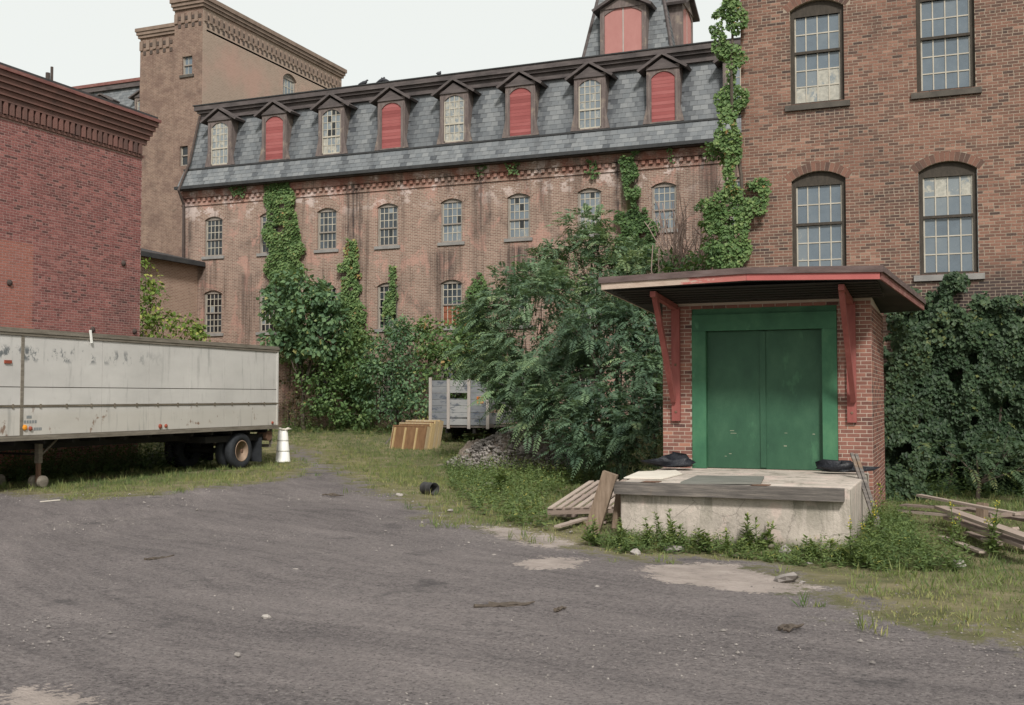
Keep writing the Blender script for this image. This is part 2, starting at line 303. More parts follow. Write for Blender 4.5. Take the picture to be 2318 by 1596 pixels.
def trailer_skin():
    m, nt, b = new_mat('chalky white trailer skin'); g = G(nt); p = g.pos(); x, y, z = g.sep(p)
    n = g.noise(g.vmul(p, (1, 0.5, 1)), 0.9, 5, 0.6)
    c = g.ramp(n, [(0.3, (0.48, 0.465, 0.445)), (0.7, (0.60, 0.58, 0.555))])
    c = g.mix(g.mr(z, 1.9, 1.6, 0, 0.35), c, (0.44, 0.40, 0.33))                        # lower band repainted cream
    st = g.noise(g.vmul(p, (1, 3.2, 0.35)), 1.5, 6, 0.7)                                # rain streaks
    c = g.mix(g.math('MULTIPLY', g.mr(st, 0.54, 0.72), 0.45), c, (0.20, 0.20, 0.19))
    sp = g.noise(g.vmul(p, (1, 1.5, 1)), 2.6, 5, 0.7)                                   # scraped grey marks in one row
    band = g.math('MULTIPLY', g.mr(g.math('ABSOLUTE', g.math('SUBTRACT', z, 2.98)), 0.08, 0.22, 1, 0), g.mr(y, 23.0, 19.5, 0, 1))
    c = g.mix(g.math('MULTIPLY', g.mr(sp, 0.50, 0.58), band), c, (0.15, 0.16, 0.165))
    rs = g.mr(g.noise(g.vmul(p, (1, 1, 0.8)), 5, 5), 0.62, 0.70)
    c = g.mix(g.math('MULTIPLY', rs, g.mr(z, 2.1, 1.5, 0, 0.8)), c, (0.17, 0.09, 0.05))
    nt.links.new(c, b.inputs['Base Color']); b.inputs['Roughness'].default_value = 0.6; b.inputs['Specular IOR Level'].default_value = 0.3
    nt.links.new(g.bump(g.noise(g.vmul(p, (1, 0.6, 1)), 1.4, 3), 0.25, 0.06), b.inputs['Normal']); return m
MT['trailer'] = trailer_skin()
MT['trailer_rail'] = surf('grimy trailer rail', [(0.10, 0.085, 0.065), (0.27, 0.24, 0.20)], 5, (1, 0.4, 3), bump=0.3)
MT['trailer_seam'] = surf('dark trailer seam', [(0.09, 0.075, 0.055), (0.20, 0.17, 0.13)], 5, (1, 0.6, 1))
MT['amber'] = surf('amber lens', [(0.62, 0.22, 0.02), (0.75, 0.32, 0.04)], 5, rough=0.35)
MT['red_lens'] = surf('dull red lens', [(0.22, 0.05, 0.035), (0.32, 0.09, 0.05)], 5, rough=0.4)
MT['decal'] = surf('faded dark lettering', [(0.16, 0.18, 0.19), (0.26, 0.27, 0.27)], 30)
MT['white_tub'] = surf('white plastic', [(0.80, 0.79, 0.75), (0.88, 0.87, 0.83)], 4, rough=0.5)
MT['crate'] = surf('varnished plywood', [(0.12, 0.065, 0.032), (0.18, 0.10, 0.05), (0.23, 0.135, 0.07)], 3, (3, 3, 1), bump=0.2, local=True)
MT['crate_end'] = surf('streaky yellow wood edge', [(0.24, 0.16, 0.07), (0.38, 0.29, 0.17), (0.46, 0.42, 0.36)], 5, (5, 5, 0.7), bump=0.3, local=True)
MT['batten'] = surf('pale yellow batten', [(0.36, 0.26, 0.12), (0.46, 0.35, 0.19)], 5, (4, 4, 1), bump=0.3, local=True)
MT['cart_board'] = surf('flaking grey-blue boards', [(0.10, 0.115, 0.14), (0.24, 0.245, 0.25), (0.33, 0.33, 0.325)], 2.8, (0.7, 1, 2.5), bump=0.4, tone=True, stain=(2.4, (1, 1, 2), 0.55, 0.63, (0.06, 0.075, 0.10), 0.75))
MT['cart_post'] = surf('pale bare stake', [(0.30, 0.27, 0.25), (0.44, 0.40, 0.37)], 5, (3, 3, 0.6), bump=0.3)
MT['orange'] = surf('orange sign paint', [(0.62, 0.16, 0.03), (0.72, 0.22, 0.05)], 8)
MT['sign_ink'] = surf('dull brown sign print', [(0.30, 0.09, 0.03), (0.36, 0.12, 0.05)], 8)
MT['bag'] = surf('black plastic bag', [(0.008, 0.009, 0.012), (0.03, 0.032, 0.04)], 6, rough=0.4, bump=0.6, bscale=12, bdist=0.05)
MT['bucket'] = surf('charred metal drum', [(0.02, 0.02, 0.021), (0.06, 0.058, 0.058)], 6, rough=0.7, bump=0.3)
MT['pale_board'] = surf('pale fibreboard', [(0.55, 0.50, 0.43), (0.70, 0.65, 0.57)], 3, bump=0.2)
MT['stone'] = surf('rubble stone', [(0.15, 0.135, 0.125), (0.24, 0.215, 0.20), (0.34, 0.31, 0.285)], 5, bump=0.5, bscale=30, tone=True)
MT['rubble'] = surf('loose rubble and earth', [(0.09, 0.072, 0.058), (0.18, 0.145, 0.12), (0.29, 0.245, 0.21)], 4, bump=1.0, bscale=18, bdist=0.05)
MT['bark'] = surf('grey-brown bark', [(0.05, 0.04, 0.033), (0.12, 0.095, 0.075)], 8, (2, 2, 0.5), bump=0.5)
MT['twig'] = surf('bare pinkish twigs', [(0.30, 0.215, 0.19), (0.44, 0.335, 0.29)], 5)
MT['stem'] = surf('green weed stem', [(0.06, 0.10, 0.03), (0.12, 0.15, 0.06)], 5)
MT['bird'] = surf('dark pigeon plumage', [(0.03, 0.032, 0.038), (0.07, 0.07, 0.08)], 20)
MT['pipe'] = surf('dark iron pipe', [(0.045, 0.035, 0.033), (0.10, 0.075, 0.065)], 6)
# leaves
MT['leaf_ivy'] = leafmat('ivy leaf', [(0.0, (0.054, 0.099, 0.041)), (0.4, (0.109, 0.191, 0.067)), (0.75, (0.192, 0.282, 0.104)), (0.93, (0.281, 0.354, 0.133)), (1.0, (0.384, 0.249, 0.104))])
MT['leaf_ivy_dark'] = leafmat('dark ivy leaf', [(0.0, (0.016, 0.033, 0.016)), (0.5, (0.039, 0.070, 0.034)), (0.9, (0.075, 0.114, 0.054)), (1.0, (0.129, 0.147, 0.050))], 0.2)
MT['leaf_tree'] = leafmat('ailanthus leaf', [(0.0, (0.053, 0.095, 0.063)), (0.45, (0.111, 0.180, 0.107)), (0.85, (0.199, 0.292, 0.152)), (1.0, (0.294, 0.369, 0.174))], 0.3)
MT['leaf_light'] = leafmat('light green leaf', [(0.0, (0.062, 0.117, 0.025)), (0.5, (0.145, 0.228, 0.048)), (0.9, (0.262, 0.331, 0.076)), (1.0, (0.414, 0.400, 0.110))])
MT['leaf_maple'] = leafmat('maple leaf', [(0.0, (0.052, 0.105, 0.059)), (0.5, (0.120, 0.209, 0.106)), (0.9, (0.207, 0.317, 0.142)), (1.0, (0.351, 0.338, 0.128))])
MT['leaf_weed'] = leafmat('weed leaf', [(0.0, (0.053, 0.093, 0.037)), (0.5, (0.115, 0.171, 0.061)), (0.9, (0.192, 0.249, 0.084)), (1.0, (0.346, 0.332, 0.084))])
MT['yellow'] = leafmat('yellow goldenrod flower', [(0, (.45, .36, .03)), (1, (.60, .48, .05))], .2)
MT['leaf_dry'] = leafmat('dry brown weed', [(0.0, (0.05, 0.055, 0.03)), (0.5, (0.11, 0.095, 0.055)), (1.0, (0.21, 0.15, 0.085))])
MT['grass'] = leafmat('grass blade', [(0.0, (0.078, 0.129, 0.043)), (0.4, (0.148, 0.189, 0.064)), (0.75, (0.238, 0.253, 0.093)), (1.0, (0.328, 0.294, 0.128))], 0.25)

# ------------------------------------------------------------------ object helpers
LOC = {}
def tag(o, label=None, cat=None, group=None, kind=None):
    if label: o['label'] = label
    if cat: o['category'] = cat
    if group: o['group'] = group
    if kind: o['kind'] = kind
    return o
def thing(name, label, cat, loc=(0, 0, 0), rot=(0, 0, 0), group=None):
    o = bpy.data.objects.new(name, None); COL.objects.link(o); o.location = loc; o.rotation_euler = rot
    o.empty_display_size = 0.2; LOC[o.name] = Vector(loc)
    return tag(o, label, cat, group)
def link(name, me, parent=None, loc=(0, 0, 0), rot=(0, 0, 0), scale=(1, 1, 1), tone=None):
    """link a mesh; loc is in world axes relative to the parent's origin"""
    o = bpy.data.objects.new(name, me); COL.objects.link(o); o.parent = parent
    o.location = loc; o.rotation_euler = rot; o.scale = scale
    if tone is not None: o['tone'] = float(tone)
    return o
class MB:
    def __init__(s): s.v = []; s.f = []
    def add(s, vs, fs):
        k = len(s.v); s.v += [tuple(map(float, q)) for q in vs]; s.f += [tuple(i + k for i in q) for q in fs]; return s
    def box(s, x0, x1, y0, y1, z0, z1):
        return s.add([(x0, y0, z0), (x1, y0, z0), (x1, y1, z0), (x0, y1, z0), (x0, y0, z1), (x1, y0, z1), (x1, y1, z1), (x0, y1, z1)],
                     [(3, 2, 1, 0), (4, 5, 6, 7), (0, 1, 5, 4), (1, 2, 6, 5), (2, 3, 7, 6), (3, 0, 4, 7)])
    def beam(s, a, b, w, h, up=(0, 0, 1)):
        a, b = Vector(a), Vector(b); d = (b - a).normalized(); u = Vector(up)
        sx = d.cross(u)
        if sx.length < 1e-4: sx = d.cross(Vector((1, 0, 0)))
        sx.normalize(); sz = sx.cross(d).normalized(); q = []
        for c in (a, b):
            for i, j in ((-1, -1), (1, -1), (1, 1), (-1, 1)): q.append(c + sx * (i * w / 2) + sz * (j * h / 2))
        return s.add(q, [(0, 1, 2, 3), (7, 6, 5, 4), (0, 4, 5, 1), (1, 5, 6, 2), (2, 6, 7, 3), (3, 7, 4, 0)])
    def tube(s, pts, rad, n=8, cap=True):
        pts = [Vector(p) for p in pts]; rings = []; k0 = len(s.v); ref = None
        for i, p in enumerate(pts):
            d = (pts[min(i + 1, len(pts) - 1)] - pts[max(i - 1, 0)])
            if d.length < 1e-6: d = Vector((0, 0, 1))
            d.normalize(); a = Vector((0, 0, 1)) if abs(d.z) < 0.9 else Vector((1, 0, 0))
            u = d.cross(a).normalized(); w = d.cross(u)
            r = rad[i] if isinstance(rad, (list, tuple)) else rad
            for j in range(n):
                t = 2 * math.pi * j / n; s.v.append(tuple(p + (u * math.cos(t) + w * math.sin(t)) * r))
        for i in range(len(pts) - 1):
            for j in range(n):
                a = k0 + i * n + j; b = k0 + i * n + (j + 1) % n; s.f.append((a, b, b + n, a + n))
        if cap:
            s.f.append(tuple(k0 + j for j in range(n))[::-1]); s.f.append(tuple(k0 + (len(pts) - 1) * n + j for j in range(n)))
        return s
    def lathe(s, prof, n=20, axis='z', c=(0, 0, 0), closed=False):
        """prof: list of (radius, height)"""
        k0 = len(s.v)
        for r, h in prof:
            for j in range(n):
                t = 2 * math.pi * j / n; a, b = r * math.cos(t), r * math.sin(t)
                q = (a, b, h) if axis == 'z' else ((h, a, b) if axis == 'x' else (a, h, b))
                s.v.append((q[0] + c[0], q[1] + c[1], q[2] + c[2]))
        m = len(prof)
        for i in range(m if closed else m - 1):
            for j in range(n):
                i2 = (i + 1) % m
                s.f.append((k0 + i * n + j, k0 + i * n + (j + 1) % n, k0 + i2 * n + (j + 1) % n, k0 + i2 * n + j))
        if not closed:
            s.f.append(tuple(k0 + j for j in range(n))[::-1]); s.f.append(tuple(k0 + (m - 1) * n + j for j in range(n)))
        return s
    def prism(s, poly, h0, h1, f):
        """poly 2-D, extruded h0..h1, f(u,v,h)->xyz"""
        n = len(poly); k = [f(u, v, h0) for u, v in poly] + [f(u, v, h1) for u, v in poly]
        return s.add(k, [tuple(range(n))[::-1], tuple(range(n, 2 * n))] + [(i, (i + 1) % n, (i + 1) % n + n, i + n) for i in range(n)])
    def mesh(s, name, mat, smooth=False, off=(0, 0, 0)):
        me = bpy.data.meshes.new(name); o = off
        me.from_pydata([(a - o[0], b - o[1], c - o[2]) for a, b, c in s.v], [], s.f)
        me.materials.append(MT[mat] if isinstance(mat, str) else mat)
        if smooth:
            for p in me.polygons: p.use_smooth = True
        import bmesh
        bm = bmesh.new(); bm.from_mesh(me); bmesh.ops.recalc_face_normals(bm, faces=bm.faces); bm.to_mesh(me); bm.free()
        me.update(); return me
    def build(s, name, mat, parent=None, smooth=False, tone=None):
        """verts are in world coordinates when the parent is an unrotated empty; they are moved to its frame"""
        off = LOC.get(parent.name, Vector((0, 0, 0))) if parent else Vector((0, 0, 0))
        return link(name, s.mesh(name, mat, smooth, off), parent, tone=tone)
    def local(s, name, mat, parent=None, smooth=False, tone=None):
        return link(name, s.mesh(name, mat, smooth), parent, tone=tone)
def raw_mesh(name, V, F, mat, attrs=None, smooth=False):
    """V (n,3) array, F (m,k) array of equal sized faces, attrs: per-face float arrays"""
    V = np.asarray(V, dtype=np.float32); F = np.asarray(F, dtype=np.int32); me = bpy.data.meshes.new(name); k = F.shape[1]
    me.vertices.add(len(V)); me.vertices.foreach_set('co', V.ravel())
    me.loops.add(F.size); me.loops.foreach_set('vertex_index', F.ravel())
    me.polygons.add(len(F)); me.polygons.foreach_set('loop_start', np.arange(0, F.size, k, dtype=np.int32))
    me.polygons.foreach_set('loop_total', np.full(len(F), k, dtype=np.int32))
    me.polygons.foreach_set('use_smooth', np.full(len(F), bool(smooth)))
    for nme, arr in (attrs or {}).items():
        a = me.attributes.new(nme, 'FLOAT', 'FACE'); a.data.foreach_set('value', np.asarray(arr, dtype=np.float32))
    me.materials.append(MT[mat] if isinstance(mat, str) else mat); me.update(); me.validate(); return me

# ------------------------------------------------------------------ walls with openings, bricks
def front(y0): return lambda u, d, z: (u, y0 + d, z)          # a wall that faces the camera (-Y), d into the wall
def facing_px(x0): return lambda u, d, z: (x0 - d, u, z)      # a wall that faces +X, u runs along Y
def arch_z(o, u):
    cx, w, zb, zs, rise = o; r = (w * w / 4 + rise * rise) / (2 * rise); return zs + rise - r + math.sqrt(max(r * r - (u - cx) ** 2, 0))
def wall(mb, T, u0, u1, z0, z1, ops, depth=0.2, u0f=None, u1f=None):
    us = sorted({u0, u1} | {q for o in ops for q in (o[0] - o[1] / 2, o[0] + o[1] / 2)}); us = [u for u in us if u0 <= u <= u1]
    zs = sorted({z0, z1} | {q for o in ops for q in (o[2], o[3] + o[4])}); zs = [z for z in zs if z0 <= z <= z1]
    for i in range(len(us) - 1):
        for j in range(len(zs) - 1):
            a, b, c, d = us[i], us[i + 1], zs[j], zs[j + 1]; mu, mz = (a + b) / 2, (c + d) / 2
            if any(abs(mu - o[0]) < o[1] / 2 and o[2] < mz < o[3] + o[4] for o in ops): continue
            mb.add([T(a, 0, c), T(b, 0, c), T(b, 0, d), T(a, 0, d)], [(0, 1, 2, 3)])
    for o in ops:
        cx, w, zb, zsp, rise = o; n = 10 if rise > 0 else 1
        pts = [(cx - w / 2 + w * k / n) for k in range(n + 1)]
        az = [arch_z(o, u) if rise > 0 else zsp for u in pts]
        for k in range(n):
            if rise > 0:
                t = zsp + rise
                mb.add([T(pts[k], 0, az[k]), T(pts[k + 1], 0, az[k + 1]), T(pts[k + 1], 0, t), T(pts[k], 0, t)], [(0, 1, 2, 3)])
            mb.add([T(pts[k], 0, az[k]), T(pts[k + 1], 0, az[k + 1]), T(pts[k + 1], depth, az[k + 1]), T(pts[k], depth, az[k])], [(0, 1, 2, 3)])
        for u in (cx - w / 2, cx + w / 2): mb.add([T(u, 0, zb), T(u, 0, zsp), T(u, depth, zsp), T(u, depth, zb)], [(0, 1, 2, 3)])
        mb.add([T(cx - w / 2, 0, zb), T(cx + w / 2, 0, zb), T(cx + w / 2, depth, zb), T(cx - w / 2, depth, zb)], [(0, 1, 2, 3)])
    return mb
def bricks_layout(u0, u1, z0, z1, ops, L=0.213, H=0.0677, joint=0.012, header_every=0, ring=0.2):
    out = []; nrow = int((z1 - z0) / H)
    for r in range(nrow):
        za = z0 + r * H; zb = za + H - joint; zm = (za + zb) / 2; cuts = []
        for cx, w, ob, osp, rise in ops:
            if ob < zm < osp: cuts.append((cx - w / 2, cx + w / 2))
            elif rise > 0 and osp <= zm < osp + rise + ring + 0.02:
                rr = (w * w / 4 + rise * rise) / (2 * rise) + ring; c0 = osp + rise + ring - rr; hw = math.sqrt(max(rr * rr - (zm - c0) ** 2, 0))
                hw = min(hw, w / 2 + ring * 0.75); 
                if hw > 0: cuts.append((cx - hw, cx + hw))
        head = header_every and r % header_every == header_every - 1
        l = L / 2 if head else L; u = u0 - (L * 0.5 if r % 2 else 0) - random.uniform(0, 0.03)
        while u < u1:
            segs = [(max(u, u0), min(u + l - joint, u1))]
            for a, b in cuts:
                ns = []
                for p, q in segs:
                    if q <= a or p >= b: ns.append((p, q))
                    else:
                        if p < a: ns.append((p, a))
                        if q > b: ns.append((b, q))
                segs = ns
            for p, q in segs:
                if q - p > 0.025: out.append((p, q, za, zb, (q - p) > l - joint - 0.004 and not head))
            u += l
    return out
BOXF = np.array([(0, 1, 2, 3), (1, 5, 6, 2), (4, 0, 3, 7), (3, 2, 6, 7), (4, 5, 1, 0)])
def lay_bricks(T, lst, parent, mat, mat_name, n_single, tonef=None, base=(0, 0, 0), L=0.213, H=0.0677, joint=0.012, rotz=0.0, nm='brick'):
    """n_single bricks that lie nearest become objects, the rest one joined part"""
    full = [b for b in lst if b[4]]
    full.sort(key=lambda b: sum(q * q for q in T((b[0] + b[1]) / 2, 0, (b[2] + b[3]) / 2 - EYE)))
    single = full[:n_single]; ids = {id(b) for b in single}; rest = [b for b in lst if id(b) not in ids]
    tonef = tonef or (lambda u, z: random.random())
    hl, hh = (L - joint) / 2, (H - joint) / 2
    m = MB(); m.add([(-hl, -0.002, -hh), (hl, -0.002, -hh), (hl, -0.002, hh), (-hl, -0.002, hh), (-hl, 0.02, -hh), (hl, 0.02, -hh), (hl, 0.02, hh), (-hl, 0.02, hh)], [tuple(q) for q in BOXF])
    me = m.mesh(nm, mat)
    for b in single:
        p = Vector(T((b[0] + b[1]) / 2, -random.uniform(0, 0.003), (b[2] + b[3]) / 2)) - Vector(base)
        link(nm, me, parent, p, (random.uniform(-.01, .01), 0, rotz + random.uniform(-.008, .008)), tone=tonef((b[0] + b[1]) / 2, (b[2] + b[3]) / 2))
    V = []; t = []
    for b in rest:
        d = -random.uniform(0.0015, 0.005)
        for dd in (d, 0.02):
            for u, z in ((b[0], b[2]), (b[1], b[2]), (b[1], b[3]), (b[0], b[3])): V.append(T(u, dd, z))
        t.append(tonef((b[0] + b[1]) / 2, (b[2] + b[3]) / 2))
    n = len(rest)
    if n:
        V = np.array(V) - np.array(base); F = (BOXF[None] + 8 * np.arange(n)[:, None, None]).reshape(-1, 4)
        o = link('brickwork', raw_mesh('brickwork', V, F, mat, {'tone': np.repeat(t, 5)}), parent); o['kind'] = 'stuff'
def voussoirs(T, o, parent, mat, base, ring=0.2, n=15):
    cx, w, zb, zs, rise = o; r = (w * w / 4 + rise * rise) / (2 * rise); c0 = zs + rise - r; a = math.asin((w / 2) / r)
    for k in range(n):
        t0 = -a * 1.08 + 2 * a * 1.08 * k / n + 0.004; t1 = -a * 1.08 + 2 * a * 1.08 * (k + 1) / n - 0.004
        q = [(cx + rr * math.sin(t), c0 + rr * math.cos(t)) for rr, t in ((r + .004, t0), (r + .004, t1), (r + ring, t1), (r + ring, t0))]
        m = MB(); m.prism(q, -random.uniform(0.003, 0.006), 0.01, lambda u, v, h: tuple(Vector(T(u, h, v)) - Vector(base)))
        m.local('arch_brick', mat, parent, tone=random.uniform(.1, .6))

# ------------------------------------------------------------------ windows
PANE = {}
def pane_mesh():
    if 'p' not in PANE: PANE['p'] = MB().box(-.5, .5, 0, 1, -.5, .5).mesh('pane', 'glass')
    return PANE['p']
CACHE = {}
def window(root, loc, rotz, w, hs, rise, cols, rows_up, rows_lo, frame, bars, sill, tones, split=0.5, d=0.14, fw=0.06, bw=0.022, headpanel=0.0, sillw=0.12, sill_h=0.13, broken=()):
    """root: building; loc: opening bottom centre on the wall face (world)"""
    key = (w, hs, rise, cols, rows_up, rows_lo, frame, bars, split, d, headpanel, fw)
    top = hs + rise
    gz0, gz1 = 0.07, hs - headpanel + (rise * 0.45 if headpanel == 0 else 0)
    zm = gz0 + (gz1 - gz0) * split
    gx = w / 2 - fw
    if key not in CACHE:
        m = MB(); y0, y1 = d - 0.06, d + 0.04
        e = 0.004
        m.box(-w / 2 + e, -gx, y0, y1, 0.002, hs); m.box(gx, w / 2 - e, y0, y1, 0.002, hs); m.box(-gx, gx, y0 + .004, y1, 0.002, gz0)
        if rise > 0:
            o = (0, w, 0, hs, rise); n = 10; pts = [-w / 2 + e + (w - 2 * e) * k / n for k in range(n + 1)]
            low = hs - headpanel if headpanel else hs - 0.03
            for k in range(n):
                if headpanel or True:
                    a, b = pts[k], pts[k + 1]; la = max(low, 0)
                    za, zb_ = arch_z(o, a) - e, arch_z(o, b) - e
                    ia = la if headpanel else max(arch_z(o, a) - 0.07 - rise * .25, gz1 - 0.001); ib = la if headpanel else max(arch_z(o, b) - 0.07 - rise * .25, gz1 - 0.001)
                    m.add([(a, y0 + .006, ia), (b, y0 + .006, ib), (b, y0 + .006, max(zb_, ib + .002)), (a, y0 + .006, max(za, ia + .002)), (a, y1, ia), (b, y1, ib), (b, y1, max(zb_, ib + .002)), (a, y1, max(za, ia + .002))],
                          [(0, 1, 2, 3), (4, 7, 6, 5), (0, 4, 5, 1), (3, 2, 6, 7)])
        m.box(-gx, gx, y0 + .012, y1, gz1, hs + .002)
        m.box(-gx, gx, y0 - .005, y1, zm - 0.03, zm + 0.03)
        fm = m.mesh('window', frame)
        b = MB(); yb0, yb1 = d - 0.018, d + 0.016
        for k in range(1, cols):
            x = -gx + 2 * gx * k / cols; b.box(x - bw / 2, x + bw / 2, yb0, yb1, gz0, gz1)
        for za, zb_, n in ((gz0, zm - .03, rows_lo), (zm + .03, gz1, rows_up)):
            for k in range(1, n):
                z = za + (zb_ - za) * k / n; b.box(-gx, gx, yb0 + .003, yb1, z - bw / 2, z + bw / 2)
            # sash edge
            b.box(-gx, -gx + .03, yb0 - .004, yb1, za, zb_); b.box(gx - .03, gx, yb0 - .004, yb1, za, zb_)
        bm_ = b.mesh('sash_bars', bars)
        sm = MB().box(-w / 2 - sillw, w / 2 + sillw, -0.07, d - .061, -sill_h, -0.002).mesh('sill', sill) if sill else None
        CACHE[key] = (fm, bm_, sm)
    fm, bm_, sm = CACHE[key]
    base = LOC[root.name]
    o = link('window', fm, root, Vector(loc) - base, (0, 0, rotz))
    link('sash_bars', bm_, o)
    if sm: link('sill', sm, o)
    pm = pane_mesh()
    for si, (za, zb_, n) in enumerate(((gz0, zm - .03, rows_lo), (zm + .03, gz1, rows_up))):
        for r in range(n):
            for c in range(cols):
                if (si, r, c) in broken: 
                    t = -0.4
                else: t = tones(si, r, c)
                x = -gx + 2 * gx * (c + .5) / cols; z = za + (zb_ - za) * (r + .5) / n
                link('pane', pm, o, (x, d, z), (random.uniform(-.012, .012), 0, random.uniform(-.012, .012)), (2 * gx / cols - bw * .5, 0.006, (zb_ - za) / n - bw * .5), tone=t)
    return o

# ------------------------------------------------------------------ leaves
def unit(a): return a / np.maximum(np.linalg.norm(a, axis=1, keepdims=True), 1e-9)
def leaf_arrays(P, A, N, L, Wd, tone):
    """kites: P base point, A axis, N approximate normal"""
    A = unit(A); Sd = unit(np.cross(A, N)); Nn = np.cross(Sd, A); L = L[:, None]; Wd = Wd[:, None]
    V = np.stack([P, P + A * L * .42 - Sd * Wd * .5 + Nn * Wd * .12, P + A * L, P + A * L * .42 + Sd * Wd * .5 + Nn * Wd * .12], 1).reshape(-1, 3)
    k = 4 * np.arange(len(P))[:, None, None]
    F = (np.array([(0, 3, 2), (0, 2, 1)])[None] + k).reshape(-1, 3)
    return V, F, np.repeat(tone, 2)
def leaf_obj(name, parts, mat, parent=None):
    Vs, Fs, Ts, k = [], [], [], 0
    for V, F, t in parts: Vs.append(V); Fs.append(F + k); Ts.append(t); k += len(V)
    V = np.concatenate(Vs)
    if parent is not None: V = V - np.array(LOC[parent.name])
    return link(name, raw_mesh(name, V, np.concatenate(Fs), mat, {'tone': np.concatenate(Ts)}), parent)
def rand_unit(n): return unit(rng.normal(size=(n, 3)))
def clump_leaves(c, r, n, size, squash=0.8, up=0.5, t0=0.45, ts=0.22, hollow=0.5):
    """leaves through an ellipsoidal clump, denser to the outside, with smaller lobes for an uneven outline"""
    lobes = rand_unit(7) * rng.uniform(.45, .8, (7, 1)); which = rng.integers(0, 7, n)
    q = rand_unit(n) * (rng.uniform(hollow, 1, (n, 1))) * .55 + lobes[which]
    P = np.array(c) + q * np.array([r, r, r * squash])
    out = unit(q); A = unit(out * .6 + rand_unit(n) * .7 + np.array([0, 0, -.45])); N = unit(out * .5 + np.array([0, 0, up]) + rand_unit(n) * .5)
    t = np.clip(t0 + rng.normal(0, ts, n) + 0.12 * rng.normal(size=7)[which], 0, 1)
    s = size * rng.uniform(.65, 1.25, n)
    return leaf_arrays(P, A, N, s, s * rng.uniform(.6, .85, n), t)
def fronds(c, r, n, L, squash=0.8, pairs=7, t0=0.45, ts=0.18, droop=0.45):
    """long compound leaves that spring from a clump's twigs and droop"""
    lobes = rand_unit(6) * rng.uniform(.35, .75, (6, 1)); w = rng.integers(0, 6, n)
    q = lobes[w] + rand_unit(n) * rng.uniform(0.1, .5, (n, 1)); P0 = np.array(c) + q * np.array([r, r, r * squash])
    D = unit(q * np.array([1, 1, .6]) + rand_unit(n) * .6 + np.array([0, 0, .25])); Ls = L * rng.uniform(.6, 1.15, n)
    tn = np.clip(t0 + rng.normal(0, ts, n) + .1 * rng.normal(size=6)[w], 0, 1)
    side = unit(np.cross(D, np.array([0, 0, 1.0]) + rand_unit(n) * .15)); Vp = []; 
    for k in range(pairs):
        t = .15 + .85 * (k + .5) / pairs; pt = P0 + D * (Ls * t)[:, None] + np.array([0, 0, -1.0]) * (droop * Ls * t * t)[:, None]
        ax = unit(D + np.array([0, 0, -2 * droop * t])); env = math.sin(math.pi * (.15 + .8 * t)) * .9 + .15
        for s in (-1, 1):
            A = unit(side * s * .85 + ax * .45 + np.array([0, 0, -.25]) + rand_unit(n) * .15); N = unit(np.cross(ax, side) * 1.0 + rand_unit(n) * .25); N[N[:, 2] < 0] *= -1
            l = Ls * .26 * env; Vp.append(leaf_arrays(pt, A, N, l, l * .33, np.clip(tn + rng.normal(0, .07, n), 0, 1)))
    return Vp
def inpoly(pts, poly):
    x, y = pts[:, 0], pts[:, 1]; ins = np.zeros(len(pts), bool); n = len(poly)
    for i in range(n):
        x0, y0 = poly[i]; x1, y1 = poly[(i + 1) % n]
        c = ((y0 > y) != (y1 > y)) & (x < (x1 - x0) * (y - y0) / ((y1 - y0) or 1e-9) + x0); ins ^= c
    return ins
def vnoise(x, y, s, seed=0):
    """cheap smooth 2-D value noise for masks and thickness"""
    r = np.random.default_rng(seed); tab = r.random((64, 64)); x = x * s; y = y * s
    xi = np.floor(x).astype(int); yi = np.floor(y).astype(int); fx = x - xi; fy = y - yi; fx = fx * fx * (3 - 2 * fx); fy = fy * fy * (3 - 2 * fy)
    g = lambda a, b: tab[a % 64, b % 64]
    return (g(xi, yi) * (1 - fx) + g(xi + 1, yi) * fx) * (1 - fy) + (g(xi, yi + 1) * (1 - fx) + g(xi + 1, yi + 1) * fx) * fy
def ivy_sheet(poly, y0, dens, size, thick, seed, t0=.5, ts=.2, ragged=.35, gap=.16):
    """ivy on a wall that faces -Y: poly in (x,z)"""
    P = np.array(poly); a, b = P.min(0), P.max(0); n = int(dens * (b - a).prod())
    q = rng.uniform(a - .15, b + .15, (n, 2)); j = (np.stack([vnoise(q[:, 0], q[:, 1], 2.2, seed), vnoise(q[:, 0], q[:, 1], 2.2, seed + 1)], 1) - .5) * ragged * 2
    ok = inpoly(q + j, poly) & (vnoise(q[:, 0], q[:, 1], 3.1, seed + 2) > gap); q = q[ok]; n = len(q)
    bulge = vnoise(q[:, 0], q[:, 1], 1.3, seed + 3) * .6 + vnoise(q[:, 0], q[:, 1], 3.7, seed + 4) * .4
    d = .02 + thick * bulge * rng.uniform(.55, 1, n)
    pts = np.stack([q[:, 0], y0 - d, q[:, 1]], 1)
    A = unit(np.array([0, -.35, -.8]) + rand_unit(n) * .55); N = unit(np.array([0, -1, .45]) + rand_unit(n) * .45)
    t = np.clip(t0 + (bulge - .45) * .45 + rng.normal(0, ts, n) * .8, 0, 1); s = size * rng.uniform(.6, 1.3, n)  # leaf tone darker in hollows, lighter on bulges: shade put into colour
    return leaf_arrays(pts, A, N, s, s * rng.uniform(.75, 1.0, n), t)
def limb(m, a, b, r0, r1, sag=0.1, n=5, k=7):
    a, b = Vector(a), Vector(b); pts = []; rs = []
    off = Vector((random.uniform(-1, 1), random.uniform(-1, 1), random.uniform(0.2, 1))) * (b - a).length * sag
    for i in range(n + 1):
        t = i / n; pts.append(a.lerp(b, t) + off * math.sin(math.pi * t) + Vector((random.uniform(-1, 1), random.uniform(-1, 1), 0)) * (b - a).length * .015); rs.append(r0 + (r1 - r0) * t)
    m.tube(pts, rs, k)

